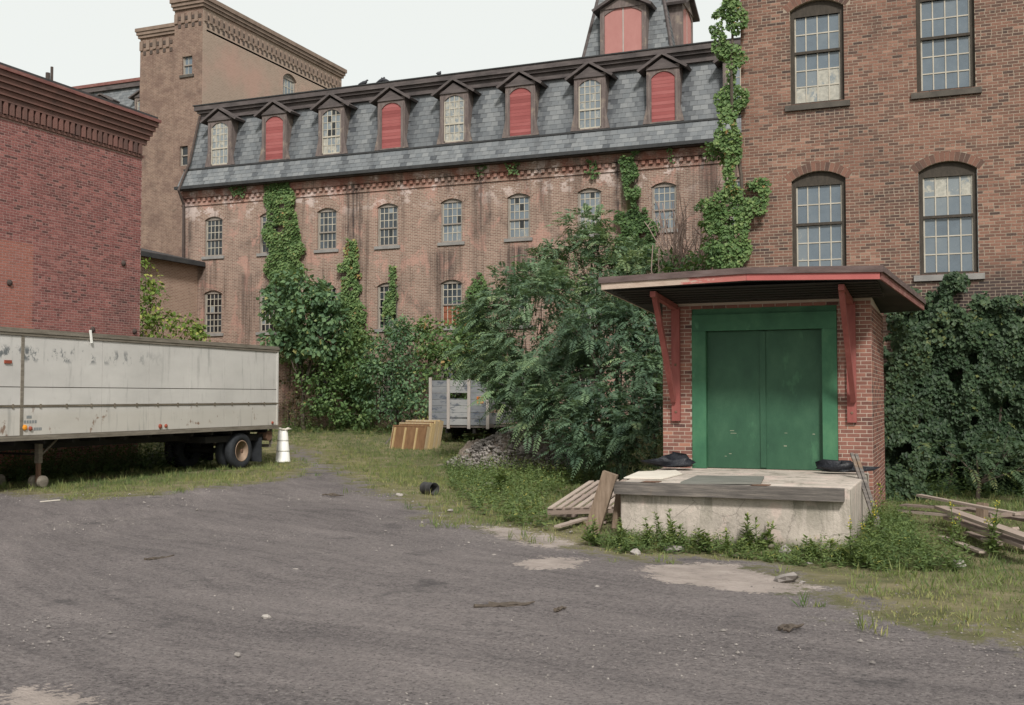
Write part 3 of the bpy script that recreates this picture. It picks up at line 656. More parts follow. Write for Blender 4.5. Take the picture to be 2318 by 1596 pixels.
# ================================================================== GROUND
def pix_poly(pts): return [tuple(gnd(x, y)[:2]) for x, y in pts]
LOT = pix_poly([(0, 1114), (170, 1130), (330, 1120), (480, 1102), (620, 1090), (690, 1072), (700, 1050), (668, 1030), (648, 1008), (684, 1014), (745, 1056), (800, 1088), (880, 1124), (950, 1146), (1000, 1178), (1130, 1198),
                (1300, 1240), (1430, 1268), (1600, 1268), (1750, 1288), (1840, 1328), (1990, 1398), (2150, 1428), (2318, 1476), (2600, 1550)]) + [(4, 4), (12, -15), (-60, -15), (-60, 15), (-27, 15.5)]
PALE = [pix_poly([(1160, 1277), (1230, 1262), (1335, 1270), (1312, 1288), (1200, 1294)]),
        pix_poly([(1440, 1292), (1560, 1276), (1660, 1280), (1780, 1310), (1842, 1332), (1822, 1352), (1700, 1345), (1500, 1320)]),
        pix_poly([(15, 1562), (170, 1552), (245, 1582), (120, 1640), (-20, 1620)]),
        pix_poly([(1080, 1190), (1180, 1196), (1300, 1232), (1260, 1246), (1130, 1215)])]
def sdist(P, poly):
    d = np.full(len(P), 1e9); n = len(poly)
    for i in range(n):
        a = np.array(poly[i]); b = np.array(poly[(i + 1) % n]); ab = b - a
        t = np.clip(((P - a) @ ab) / (ab @ ab + 1e-12), 0, 1); d = np.minimum(d, np.linalg.norm(P - (a + t[:, None] * ab), axis=1))
    return np.where(inpoly(P, poly), d, -d)
def build_ground():
    gx = np.concatenate([[-900, -400, -200, -120, -80, -60, -50, -42], np.arange(-36, 8, 0.22), [9, 12, 16, 22, 30, 45, 70, 130, 300, 900]])
    gy = np.concatenate([[-300, -100, -40, -20, -10, -4], np.arange(0, 43, 0.22), [44, 46, 50, 56, 65, 80, 110, 200, 500, 1200]])
    X, Y = np.meshgrid(gx, gy); P = np.stack([X.ravel(), Y.ravel()], 1)
    t = np.clip((P[:, 1] - 26.5) / 14.5, 0, 1); Z = .7 * t * t * (3 - 2 * t) - .10 * np.exp(-(((P[:, 0] + 2.2) / 2.6) ** 2 + ((P[:, 1] - 14.6) / 1.8) ** 2))
    lot = sdist(P, LOT)
    near = (P[:, 0] > -37) & (P[:, 0] < 9) & (P[:, 1] > -1) & (P[:, 1] < 44)
    Z = Z + np.where(near, (vnoise(P[:, 0], P[:, 1], .45, 3) - .5) * .05 + (vnoise(P[:, 0], P[:, 1], 1.7, 4) - .5) * .018, 0)
    pale = np.max([sdist(P, q) for q in PALE], axis=0)
    V = np.stack([P[:, 0], P[:, 1], Z], 1); nx, ny = len(gx), len(gy)
    i, j = np.meshgrid(np.arange(nx - 1), np.arange(ny - 1)); k = (j * nx + i).ravel()
    F = np.stack([k, k + 1, k + nx + 1, k + nx], 1)
    m, nt, b = new_mat('yard ground'); g = G(nt); p = g.pos()
    def va(n): return g.n('ShaderNodeAttribute', attribute_type='GEOMETRY', attribute_name=n).outputs['Fac']
    big = g.noise(p, .35, 5, .6); mid = g.noise(p, 1.6, 6, .65); fine = g.noise(p, 14, 5, .7); grit = g.noise(p, 34, 5, .75)
    px_, py_, pz_ = g.sep(p); dx0 = g.math('ADD', px_, -4.0); dy0 = g.math('ADD', py_, -40.0)      # lorries swing round through the yard
    rad = g.math('SQRT', g.math('ADD', g.math('MULTIPLY', dx0, dx0), g.math('MULTIPLY', dy0, dy0))); rad = g.math('ADD', rad, g.math('MULTIPLY', g.noise(p, .16, 2), 2.5)); ang = g.math('ARCTAN2', dy0, dx0)
    tr = g.noise(g.comb(g.math('MULTIPLY', rad, .9), g.math('MULTIPLY', ang, 5.0)), 1.0, 7, .7, .2); tr2 = g.noise(g.comb(g.math('MULTIPLY', rad, 4.2), g.math('MULTIPLY', ang, 16.0)), 1.0, 7, .78, .25)
    f = g.math('ADD', g.math('MULTIPLY', tr, .28), g.math('ADD', g.math('MULTIPLY', tr2, .28), g.math('ADD', g.math('MULTIPLY', big, .16), g.math('MULTIPLY', fine, .30))))
    lotc = g.ramp(f, [(.38, (.074, .065, .067)), (.48, (.155, .136, .135)), (.57, (.222, .194, .189)), (.68, (.31, .272, .262))])
    lotc = g.mix(g.mr(grit, .54, .66, 0, .7), lotc, (.30, .275, .265)); lotc = g.mix(g.mr(grit, .47, .36, 0, .75), lotc, (.035, .033, .035)); lotc = g.mix(g.mr(g.noise(p, .8, 6, .7), .58, .70, 0, .6), lotc, (.055, .052, .055)); lotc = g.mix(g.mr(g.noise(p, .5, 6, .7), .55, .72, 0, .4), lotc, (.24, .215, .20))
    soil = g.ramp(mid, [(.3, (.09, .095, .047)), (.45, (.16, .15, .08)), (.6, (.25, .22, .125)), (.75, (.29, .245, .17))])
    soil = g.mix(g.mr(big, .45, .6, 0, .5), soil, g.ramp(fine, [(.35, (.07, .085, .035)), (.65, (.15, .15, .07))]))
    soil = g.mix(g.mr(fine, .45, .65, 0, .4), soil, (.17, .13, .085))
    lm = g.mr(g.math('ADD', va('lot'), g.math('ADD', g.math('MULTIPLY', g.math('SUBTRACT', mid, .5), 3.6), g.math('MULTIPLY', g.math('SUBTRACT', fine, .5), 1.6))), -.3, .3)
    c = g.mix(lm, soil, lotc)
    pm = g.mr(g.math('ADD', va('pale'), g.math('ADD', g.math('MULTIPLY', g.math('SUBTRACT', mid, .5), 1.1), g.math('MULTIPLY', g.math('SUBTRACT', fine, .5), .9))), -.02, .04)
    c = g.mix(g.math('MULTIPLY', pm, g.mr(fine, .25, .5, .45, 1)), c, g.ramp(mid, [(.3, (.25, .215, .195)), (.5, (.37, .315, .285)), (.7, (.47, .40, .365))]))
    nt.links.new(c, b.inputs['Base Color']); b.inputs['Roughness'].default_value = .95; b.inputs['Specular IOR Level'].default_value = .15
    h = g.math('ADD', g.math('MULTIPLY', grit, .6), g.math('ADD', fine, g.math('MULTIPLY', tr2, .6)))
    nt.links.new(g.bump(h, .9, .05), b.inputs['Normal'])
    me = raw_mesh('ground', V, F, m, smooth=True)
    for n, a in (('lot', lot), ('pale', pale)):
        q = me.attributes.new(n, 'FLOAT', 'POINT'); q.data.foreach_set('value', np.clip(a, -5, 5).astype(np.float32))
    o = link('ground', me); tag(o, 'cinder and gravel yard with grassy margins', 'ground', kind='structure')
build_ground()

# ================================================================== RIGHT-HAND BRICK BUILDING
YR, XRL = 25.5, -4.6
rb = thing('brick_mill_building', 'red-brown brick mill wall with tall multi-pane windows behind the loading shed', 'building', (XRL, YR, 0))
WX = (-2.86, -0.115, 2.65); ops = []
for x in WX:
    ops += [(x, 1.2, 4.72, 7.02, 0.2), (x, 1.2, 8.78, 11.0, 0.2)]
T = front(YR); m = wall(MB(), T, XRL, 8.0, -0.3, 13.2, ops, 0.2)
m.add([(XRL, YR, -.3), (XRL, 42, -.3), (XRL, 42, 13.2), (XRL, YR, 13.2)], [(0, 1, 2, 3)])
m.add([(XRL, YR, 13.2), (8, YR, 13.2), (8, 42, 13.2), (XRL, 42, 13.2)], [(0, 1, 2, 3)])
m.add([(8, YR, -.3), (8, 42, -.3), (8, 42, 13.2), (8, YR, 13.2)], [(0, 1, 2, 3)])
wr = m.build('wall', 'mortar_right', rb)
lst = bricks_layout(XRL, 7.9, .02, 12.4, ops, header_every=7, joint=.016)
lay_bricks(T, lst, wr, 'brick_right', 'brick', 300, lambda u, z: float(np.clip(random.gauss(.48 + .10 * math.sin(u * 1.7 + z), .21), 0, 1)), base=LOC[rb.name], joint=.016)
for o in ops: voussoirs(T, o, wr, 'brick_right', LOC[rb.name])
def tone_r(kind):
    def f(si, r, c):
        t = .50 + random.uniform(-.05, .07)
        if kind == 'torn' and si == 0 and r < 2 and (c >= 1 or r == 0): t = random.choice([.78, .88, .84]) if (r == 0 or c > 1) else .62
        if kind == 'peel' and si == 1 and r == 1: t = random.choice([.72, .80, .84])
        if kind == 'peel' and si == 1 and r == 0: t = random.choice([.55, .66])
        if kind == 'mid' and si == 0 and c == 0: t = .64
        return t
    return f
for i, x in enumerate(WX):
    window(rb, (x, YR, 4.72), 0, 1.2, 2.3, .2, 4, 2, 3, 'frame_dark', 'sash_cream', 'sill_grey', tone_r(('mid', 'peel', 'mid')[i]), split=.58, headpanel=.12, d=.15, bw=.026, fw=.09)
    window(rb, (x, YR, 8.78), 0, 1.2, 2.22, .2, 4, 2, 3, 'frame_dark', 'sash_cream', 'sill_dark', tone_r(('torn', 'plain', 'plain')[i]), split=.58, headpanel=.14, d=.15, bw=.026, fw=.09)

# ================================================================== LOADING SHED
SX0, SX1, SY, SYB = -4.88, -1.31, 19.08, 22.3
sh = thing('loading_shed', 'small brick loading shed with green double doors and a sagging roof', 'shed', ((SX0 + SX1) / 2, SY, 0)); SB = LOC[sh.name]
dop = [(-3.105, 2.49, 0.79, 3.62, 0.0)]
T = front(SY); m = wall(MB(), T, SX0, SX1, -.2, 3.76, dop, .25); TS = facing_px(SX1)
m.add([TS(SY, 0, -.2), TS(SYB, 0, -.2), TS(SYB, 0, 3.6), TS(SY, 0, 3.75)], [(0, 1, 2, 3)])
m.add([(SX0, SY, -.2), (SX0, SYB, -.2), (SX0, SYB, 3.6), (SX0, SY, 3.75)], [(0, 1, 2, 3)]); m.add([(SX0, SYB, -.2), (SX1, SYB, -.2), (SX1, SYB, 3.6), (SX0, SYB, 3.6)], [(0, 1, 2, 3)])
ws = m.build('wall', 'mortar_shed', sh)
tsh = lambda u, z: float(np.clip(random.gauss(.52 if z > .3 else .25, .2), 0, 1))
lay_bricks(T, bricks_layout(SX0, SX1 - .003, .02, 3.74, dop), ws, 'brick_shed', 'brick', 190, tsh, base=SB)
lay_bricks(TS, bricks_layout(SY + .006, SYB - .02, .02, 3.62, [], joint=.013), ws, 'brick_shed', 'brick', 110, lambda u, z: float(np.clip(random.gauss(.42, .24), 0, 1)), base=SB, rotz=R(90))
# door frame and leaves
for x0, x1 in ((-4.345, -4.10), (-2.11, -1.865)): MB().box(x0, x1, SY - .03, SY + .12, .795, 3.21).build('door_post', 'frame_green', sh)
MB().box(-4.345, -1.865, SY - .022, SY + .12, 3.213, 3.50).build('lintel', 'frame_green', sh)
MB().box(-4.345, -1.865, SY + .02, SY + .12, 3.503, 3.615).build('lintel_board', 'frame_green', sh)
for k, (x0, x1) in enumerate(((-4.095, -3.085), (-3.078, -2.115))):
    d = MB().box(x0, x1, SY + .10, SY + .15, .80, 3.205).build('door_leaf', 'door_green', sh)
    if k == 0: MB().box(x1 - .085, x1 + .01, SY + .075, SY + .098, .82, 3.19).build('cover_strip', 'door_green', d).location = -SB
    for q_ in range(4): xx_ = x0 + random.uniform(.08, .8); zz_ = random.choice([1.2, 1.45, 1.0, 1.62]) + random.uniform(-.05, .05); MB().box(xx_, xx_ + random.uniform(.03, .12), SY + .097, SY + .1005, zz_, zz_ + random.uniform(.006, .02)).build('scuff', 'scuff', d).location = -SB
# brackets
for X in (-4.63, -1.63):
    MB().box(X - .075, X + .075, SY - .075, SY - .008, 1.62, 3.64).build('bracket_post', 'red_paint', sh)
    br = MB().beam((X - (.03 if X < -3 else -.03), SY - .10, 1.98), (X - .02, 17.62, 3.80), .085, .10, up=(0, 1, 0)).build('bracket_brace', 'red_paint', sh)
    MB().beam((X, SY - .02, 3.64), (X, 17.45, 3.75), .09, .09).build('bracket_arm', 'red_paint', sh)
    for z in (2.62, 1.78): MB().lathe([(.026, -.022), (.02, -.03), (.001, -.032)], 8, 'y', (X, SY - .075 + .022, z)).build('bolt', 'rust', sh)
# roof: front edge bends a little where two fascia boards meet
FL, FK, FR = Vector(atY(1362, 656, 17.3)), Vector(atY(1690, 635, 17.3)), Vector(atY(1992, 632, 17.3))
BR, BL = Vector(atY(2090, 703, 22.3)), Vector((-5.30, 22.3, 3.52)); BM = (BR + BL) / 2
def lift(p, h, out=0.0): return Vector((p.x, p.y - out, p.z + h))
def slab(top, bot):
    n = len(top); return MB().add(list(top) + list(bot), [tuple(range(n)), tuple(range(n, 2 * n))[::-1]] + [(i, i + n, (i + 1) % n + n, (i + 1) % n) for i in range(n)])
ring = [FL, FK, FR, BR, BL]
roof = slab([lift(p, .235) for p in ring], [lift(p, .115) for p in ring])
roof = MB()
for a, b, c, d in ((FL, FK, BM, BL), (FK, FR, BR, BM)):
    roof.add([lift(a, .21, .0), lift(b, .21, .0), lift(c, .21), lift(d, .21)], [(0, 1, 2, 3)]); roof.add([lift(a, .0, -.03), lift(b, .0, -.03), lift(c, 0), lift(d, 0)], [(0, 1, 2, 3)])
ro = roof.build('roof', 'felt', sh)
def board(a, b, z0, z1, out, th, name, mat, par):
    d = (b - a); n = Vector((d.y, -d.x, 0)).normalized()
    if n.y > .5 or (abs(n.y) < .5 and n.x * (1 if a.x > -3 else -1) < 0): n = -n
    q = [a + n * out, b + n * out, b + n * (out - th), a + n * (out - th)]
    mm = MB().add([p + Vector((0, 0, z0)) for p in q] + [p + Vector((0, 0, z1)) for p in q], [(3, 2, 1, 0), (4, 5, 6, 7), (0, 1, 5, 4), (1, 2, 6, 5), (2, 3, 7, 6), (3, 0, 4, 7)])
    o = mm.build(name, mat, sh); return o
board(FL, FK + Vector((-.002, 0, 0)), 0, .105, .02, .03, 'fascia_board', 'fascia_peeled', sh); board(FK + Vector((.002, 0, 0)), FR, 0, .105, .02, .03, 'fascia_board', 'red_fascia', sh)
board(FL + Vector((-.04, 0, 0)), FK, .105, .205, .05, .06, 'roof_edge', 'roof_edge', sh); board(FK, FR + Vector((.05, 0, 0)), .105, .205, .05, .06, 'roof_edge', 'roof_edge', sh)
board(FR + Vector((.0, .02, 0)), BR, 0, .115, .02, .03, 'fascia_board', 'fascia_dull', sh); board(FR + Vector((0, -.03, 0)), BR, .117, .205, .05, .06, 'roof_edge', 'roof_edge', sh)
board(FL + Vector((.0, .02, 0)), BL, 0, .105, .02, .03, 'fascia_board', 'fascia_peeled', sh); board(FL + Vector((0, -.03, 0)), BL, .107, .205, .05, .06, 'roof_edge', 'roof_edge', sh)
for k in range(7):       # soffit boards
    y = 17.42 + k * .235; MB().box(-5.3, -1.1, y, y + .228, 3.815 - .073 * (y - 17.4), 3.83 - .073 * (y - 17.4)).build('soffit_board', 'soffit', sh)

# ================================================================== DOCK
dk = thing('loading_dock', 'low stained concrete loading dock below the green doors', 'loading dock', (-3.0, 16.8, 0))
m = MB(); DX0, DX1, DY = -4.63, -1.37, 15.55
prof = [(DX0, DY), (DX1, DY), (DX1, 19.04), (DX0 - .25, 19.04), (DX0 - .12, 17.2)]
m.prism(prof, -.2, .79, lambda u, v, h: (u, v, h)); pf = m.build('platform', 'concrete', dk); bv = pf.modifiers.new('worn_edge', 'BEVEL'); bv.width = .02; bv.segments = 2
MB().box(DX0 - .06, -1.44, DY - .14, DY - .003, .625, .80).build('bumper_timber', 'timber_old', dk)
for x in (-4.2, -2.6): MB().box(x - .12, x + .12, DY - .1, DY + .3, .792, .80).build('strap', 'rust', dk)
pl = [Vector(_C + ray(x, y) * ((.83 - EYE) / ray(x, y)[2])) for x, y in ((1540, 1091), (1722, 1092), (1730, 1078), (1578, 1076))]
o = slab([p + Vector((0, 0, .0)) for p in pl], [p + Vector((0, 0, -.028)) for p in pl]).build('steel_plate', 'steel_plate'); tag(o, 'flat grey-green steel plate lying on the dock edge', 'steel plate')
pb = [Vector(_C + ray(x, y) * ((.81 - EYE) / ray(x, y)[2])) for x, y in ((1412, 1081), (1500, 1083), (1545, 1072), (1530, 1064), (1445, 1067))]
o = slab(pb, [p + Vector((0, 0, -.015)) for p in pb]).build('fibreboard_sheet', 'pale_board'); tag(o, 'pale sheet of fibreboard lying on the dock corner', 'board')
def lump(name, label, cat, c, sx, sy, sz, mat, rot=0, rough=.25, group=None, seg=14, seed=0):
    """irregular low heap or stone"""
    r = random.Random(seed); m = MB(); n = seg; rings = 7; k = [(r.random() * 6.28, r.random() * 6.28) for _ in range(4)]
    V = []
    for i in range(rings + 1):
        ph = math.pi * i / rings
        for j in range(n):
            t = 2 * math.pi * j / n; q = 1 + rough * (math.sin(3 * t + k[0][0] + 2 * ph) * .5 + math.sin(5 * t - 4 * ph + k[1][0]) * .35 + math.sin(2 * t + 5 * ph + k[2][1]) * .4)
            V.append((sx * q * math.sin(ph) * math.cos(t), sy * q * math.sin(ph) * math.sin(t), sz * (1 + math.cos(ph) * (q if i < rings / 2 else .55))))
    F = [(i * n + j, i * n + (j + 1) % n, (i + 1) * n + (j + 1) % n, (i + 1) * n + j) for i in range(rings) for j in range(n)]
    m.add(V, F); o = m.local(name, mat, None, smooth=True); o.location = c; o.rotation_euler = (0, 0, rot); tag(o, label, cat, group); return o
b1 = atY(1525, 1058, 18.6); lump('black_bag', 'crumpled black plastic bag in front of the left brick pier', 'bag', (b1[0], 18.5, .775), .36, .18, .12, 'bag', .1, .8, seed=3)
b2 = atY(1905, 1066, 18.6); lump('black_bag', 'flat black plastic bag in front of the right brick pier', 'bag', (b2[0], 18.5, .775), .38, .16, .10, 'bag', 0, .75, seed=5)

# ================================================================== LONG MANSARD BUILDING
YM, MX0, MX1 = 41.0, -33.5, XRL
mb_ = thing('mansard_mill', 'long brick mill with slate mansard roof and a row of red dormers', 'building', ((MX0 + MX1) / 2, YM, .7)); BB = LOC[mb_.name]
wx = [-31.69 + 3.04 * i for i in range(9)]
ops = []
for x in wx: ops += [(x, 1.0, 8.52, 10.20, .16), (x, 1.0, 4.95, 6.78, .16), (x, 1.0, 1.50, 3.35, .16)]
m = wall(MB(), front(YM), MX0, MX1 - .01, -.2, 11.9, ops, .22)
wm = m.build('wall', 'brick_main', mb_)
MB().add([(MX0, YM, -.2), (MX0, 53, -.2), (MX0, 53, 12), (MX0, YM, 12)], [(0, 1, 2, 3)]).build('end_wall', 'brick_main_y', mb_)
MB().add([(MX0, 53, -.2), (MX1, 53, -.2), (MX1, 53, 12), (MX0, 53, 12)], [(0, 1, 2, 3)]).build('rear_wall', 'brick_main', mb_)
# arches over the windows, brick on end
for x in wx:
    for zs in (10.20, 6.78):
        o = (x, 1.0, 0, zs, .16); n = 9; r = (.25 + .0256) / .32; c0 = zs + .16 - r; a = math.asin(.5 / r) * 1.12; mm = MB()
        for k in range(n):
            t0 = -a + 2 * a * k / n + .006; t1 = -a + 2 * a * (k + 1) / n - .006
            mm.prism([(x + q * math.sin(t), c0 + q * math.cos(t)) for q, t in ((r + .006, t0), (r + .006, t1), (r + .2, t1), (r + .2, t0))], YM - .016, YM + .05, lambda u, v, h: (u, h, v))
        mm.build('window_arch', 'brick_main', mb_)
# brick cornice: band and dentils
MB().box(MX0 - .02, MX1 - .02, YM - .09, YM - .001, 11.30, 11.62).build('cornice_band', 'brick_main', mb_)
MB().box(MX0 - .02, MX1 - .02, YM - .05, YM - .001, 10.93, 11.0).build('cornice_band', 'brick_main', mb_)
dm = MB().box(-.07, .07, -.085, -.002, -.075, .075).mesh('dentil', 'brick_main'); x = MX0 + .1
while x < MX1 - .1:
    if abs(x + 12) > .001: link('dentil', dm, mb_, Vector((x, YM, 11.19)) - BB)
    x += .30
def tone_m(i, row):
    def f(si, r, c):
        base = {0: .10, 1: .22, 2: .2, 3: .20, 4: .48, 5: .52, 6: .62, 7: .52, 8: .5}[i] if row == 0 else {0: .05, 1: .08, 3: .08, 4: .2}.get(i, .12)  # right-hand windows paler: sky reflection put into the pane tone
        t = base + random.uniform(-.1, .12)
        if row == 0 and si == 0 and i in (4, 5, 6): t += .12
        if random.random() < .08: t = random.choice([0.0, .7])
        return t
    return f
for i, x in enumerate(wx):
    window(mb_, (x, YM, 8.52), 0, 1.0, 1.68, .16, 4, 3, 2, 'frame_grey', 'bars_main', 'sill_grey', tone_m(i, 0), split=.42, d=.12, bw=.03, fw=.07)
    window(mb_, (x, YM, 4.95), 0, 1.0, 1.83, .16, 4, 3, 3, 'frame_grey', 'bars_main', 'sill_grey', tone_m(i, 1), split=.48, d=.12, bw=.03, fw=.07)
    window(mb_, (x, YM, 1.50), 0, 1.0, 1.85, .16, 4, 3, 3, 'frame_grey', 'bars_main', 'sill_grey', tone_m(i, 2), split=.48, d=.12, bw=.03, fw=.07)
# a reddish curtain board inside one lower window
MB().box(wx[4] - .40, wx[4] + .42, YM + .105, YM + .112, 5.05, 5.85).build('inner_board', surf('rusty red board', [(.20, .07, .04), (.28, .10, .06)], 4), mb_)
# --- roof
def roof_pt(u, s, P0, P1, h):
    """u along X, s 0..1 up the slope from P0=(y,z) to P1, h off the surface"""
    y = P0[0] + (P1[0] - P0[0]) * s; z = P0[1] + (P1[1] - P0[1]) * s; L = math.hypot(P1[0] - P0[0], P1[1] - P0[1]); n = (-(P1[1] - P0[1]) / L, (P1[0] - P0[0]) / L)
    return (u, y + n[0] * h, z + n[1] * h)
E0, E1 = (40.62, 11.80), (41.0, 12.62)      # flared skirt
U0, U1 = (41.10, 12.70), (41.72, 15.30)      # steep upper slope
def rbase(z): return -33.48 + (z - 11.8) * .14
rf = MB().add([(rbase(E0[1]), *E0), (MX1 - .02, *E0), (MX1 - .02, *E1), (rbase(E1[1]), *E1)], [(0, 1, 2, 3)])
rf.add([(rbase(U0[1]), *U0), (MX1 - .02, *U0), (MX1 - .02, *U1), (rbase(U1[1]), *U1)], [(0, 1, 2, 3)])
rf.add([(rbase(E1[1]), *E1), (MX1 - .02, *E1), (MX1 - .02, *U0), (rbase(U0[1]), *U0)], [(0, 1, 2, 3)])
rf.add([(rbase(E0[1]), *E0), (rbase(E1[1]), *E1), (rbase(U0[1]), *U0), (rbase(U1[1]), *U1), (rbase(U1[1]), 52.3, 15.3), (rbase(E0[1]), 53.4, 11.8)], [(0, 1, 2, 3, 4, 5)])
rf.add([(rbase(15.3), 41.72, 15.66), (MX1 - .02, 41.72, 15.66), (MX1 - .02, 52.3, 15.66), (rbase(15.3), 52.3, 15.66)], [(0, 1, 2, 3)])
rf.add([(rbase(15.3), 52.3, 15.66), (MX1 - .02, 52.3, 15.66), (MX1 - .02, 53.3, 11.8), (rbase(11.8), 53.3, 11.8)], [(0, 1, 2, 3)])
rfo = rf.build('roof', 'slate_base', mb_)
dx = [-31.42 + 3.0 * i for i in range(9)]
def slates(P0, P1, u0f, u1, expo, wd, parent, base, skip, n_single, sootf, over=.1, rotx=None, th=.014, T=None, near_x=0):
    T = T or (lambda q: q)
    L = math.hypot(P1[0] - P0[0], P1[1] - P0[1]); rows = int(L / expo + .5); ang = math.atan2(P1[1] - P0[1], P1[0] - P0[0]); out = []
    for r in range(rows):
        s0 = r * expo; u = u0f(P0[1] + (P1[1] - P0[1]) * (s0 / L)) - (wd / 2 if r % 2 else 0)
        u_min = u0f(P0[1] + (P1[1] - P0[1]) * (s0 / L))
        while u < u1:
            a, b = max(u, u_min), min(u + wd - .008, u1)
            if b - a > .06 and not skip((a + b) / 2, P0[1] + (P1[1] - P0[1]) * ((s0 + expo * .5) / L)): out.append((a, b, s0, r, (b - a) > wd - .02))
            u += wd
    full = sorted([q for q in out if q[4]], key=lambda q: abs((q[0] + q[1]) / 2 - near_x)); single = full[:n_single]; ids = {id(q) for q in single}
    me = None
    if single:
        w2 = (wd - .008) / 2; mm = MB(); top = expo + over
        mm.add([(-w2, 0, .018), (w2, 0, .018), (w2, top, .004), (-w2, top, .004), (-w2, 0, .002), (w2, 0, .002)], [(0, 1, 2, 3), (4, 5, 1, 0), (4, 0, 3), (5, 2, 1)]); me = mm.mesh('slate', 'slate')
    for q in single:
        p = T(roof_pt((q[0] + q[1]) / 2, q[2] / L, P0, P1, .002)); o = link('slate', me, parent, Vector(p) - Vector(base), (ang + random.uniform(-.012, .012), random.uniform(-.008, .008), random.uniform(-.012, .012)), tone=random.random())
        o['soot'] = float(sootf((q[0] + q[1]) / 2, P0[1] + (P1[1] - P0[1]) * (q[2] / L)))
    V, F, tn, so = [], [], [], []
    for q in out:
        if id(q) in ids: continue
        k = len(V); s0, s1 = q[2] / L, (q[2] + expo + over) / L; h = random.uniform(.016, .026); lift_ = random.uniform(-.006, .006)
        V += [T(roof_pt(q[0], s0 + lift_ / L, P0, P1, h)), T(roof_pt(q[1], s0 - lift_ / L, P0, P1, h)), T(roof_pt(q[1], s1, P0, P1, .004)), T(roof_pt(q[0], s1, P0, P1, .004)), T(roof_pt(q[1], s0, P0, P1, 0)), T(roof_pt(q[0], s0, P0, P1, 0))]
        F += [(k, k + 1, k + 2, k + 3), (k + 5, k + 4, k + 1, k)]; t = random.random(); tn += [t, t]; s_ = sootf((q[0] + q[1]) / 2, P0[1] + (P1[1] - P0[1]) * s0); so += [s_, s_]
    if V:
        o = link('slating', raw_mesh('slating', np.array(V) - np.array(base), np.array(F), 'slate', {'tone': tn, 'soot': so}), parent); o['kind'] = 'stuff'
def soot_up(u, z):
    d = min(abs(abs(u - x) - .88) for x in dx); dd = min(abs(u - x) for x in dx)
    s = max(0, 1 - d / .42) * 1.05 if z < 14.8 else 0.2
    if z < 12.95: s = max(s, .35)
    return min(1, s * random.uniform(.6, 1.1) + random.uniform(0, .12))
def soot_lo(u, z):
    d = min(abs(abs(u - x) - .80) for x in dx); return min(1, max(0, 1 - d / .3) * .9 * random.uniform(.5, 1.1) + random.uniform(0, .15))
slates(U0, U1, rbase, MX1 - .03, .212, .30, rfo, BB, lambda u, z: any(abs(u - x) < .62 for x in dx) and z < 15.0, 200, soot_up)
slates(E0, E1, rbase, MX1 - .03, .212, .30, rfo, BB, lambda u, z: False, 100, soot_lo)
# eave gutter, ledge, crown cornice
def sheet_beam(name, mat, y0, y1, z0, z1, xa, xb): return MB().box(xa, xb, y0, y1, z0, z1).build(name, mat, mb_)
sheet_beam('gutter', 'gutter', 40.49, 40.64, 11.66, 11.80, -33.58, MX1 - .03); sheet_beam('eave_board', 'trim', 40.645, YM - .10, 11.63, 11.70, -33.5, MX1 - .03)
sheet_beam('ledge', 'gutter', 40.95, 41.12, 12.62, 12.69, -33.42, MX1 - .03)
sheet_beam('crown_fascia', 'trim', 41.50, 41.72, 15.10, 15.38, -32.9, MX1 - .03); sheet_beam('crown_moulding', 'trim', 41.36, 41.715, 15.385, 15.50, -33.0, MX1 - .03)
sheet_beam('crown_moulding', 'trim', 41.26, 41.71, 15.505, 15.72, -33.1, MX1 - .03); sheet_beam('roof_lip', 'gutter', 41.22, 41.75, 15.725, 15.77, -33.15, MX1 - .03)
# dormers
def dormer_meshes():
    D = {}
    o = (0, .94, .05, 1.80, .24); m = wall(MB(), lambda u, d, z: (u, d, z), -.66, .66, 0, 2.28, [o], .09)
    m.box(-.66, .66, .092, .12, 2.02, 2.28)
    for s in (-1, 1):
        m.box(min(s * .50, s * .60), max(s * .50, s * .60), -.035, -.002, .05, 2.0)                                 # pilaster strip
        m.prism([(s * .66, .02), (s * .82, .02), (s * .72, .45), (s * .66, .75)], .0, .08, lambda u, v, h: (u, h, v))     # flared foot
    m.box(-.70, .70, -.05, -.002, .0, .05)
    m.box(-.655, -.62, .001, .72, 0.01, 2.25); m.box(.62, .655, .001, .72, .01, 2.25)                             # cheeks
    D['casing'] = m.mesh('casing', 'casing')
    p = MB(); p.prism([(-.68, 2.12), (.68, 2.12), (0, 2.56)], -.06, .02, lambda u, v, h: (u, h, v)); D['gable'] = p.mesh('gable', 'trim')
    for s in (-1, 1):
        q = MB(); a, b = Vector((s * .96, 0, 2.06)), Vector((0 + s * .0, 0, 2.66)); n = Vector((s * .66, 0, .96)).normalized()
        k = [a, b, b + n * .1, a + n * .1]; q.add([Vector((v.x, -.16, v.z)) for v in k] + [Vector((v.x, .85, v.z)) for v in k], [(0, 1, 2, 3), (7, 6, 5, 4), (0, 4, 5, 1), (1, 5, 6, 2), (2, 6, 7, 3), (3, 7, 4, 0)])
        D['roof%d' % s] = q.mesh('dormer_roof', 'trim')
    D['board'] = MB().box(-.49, .49, 0, .02, -.066, .066).mesh('shutter_board', 'red_board')
    return D
DM = dormer_meshes()
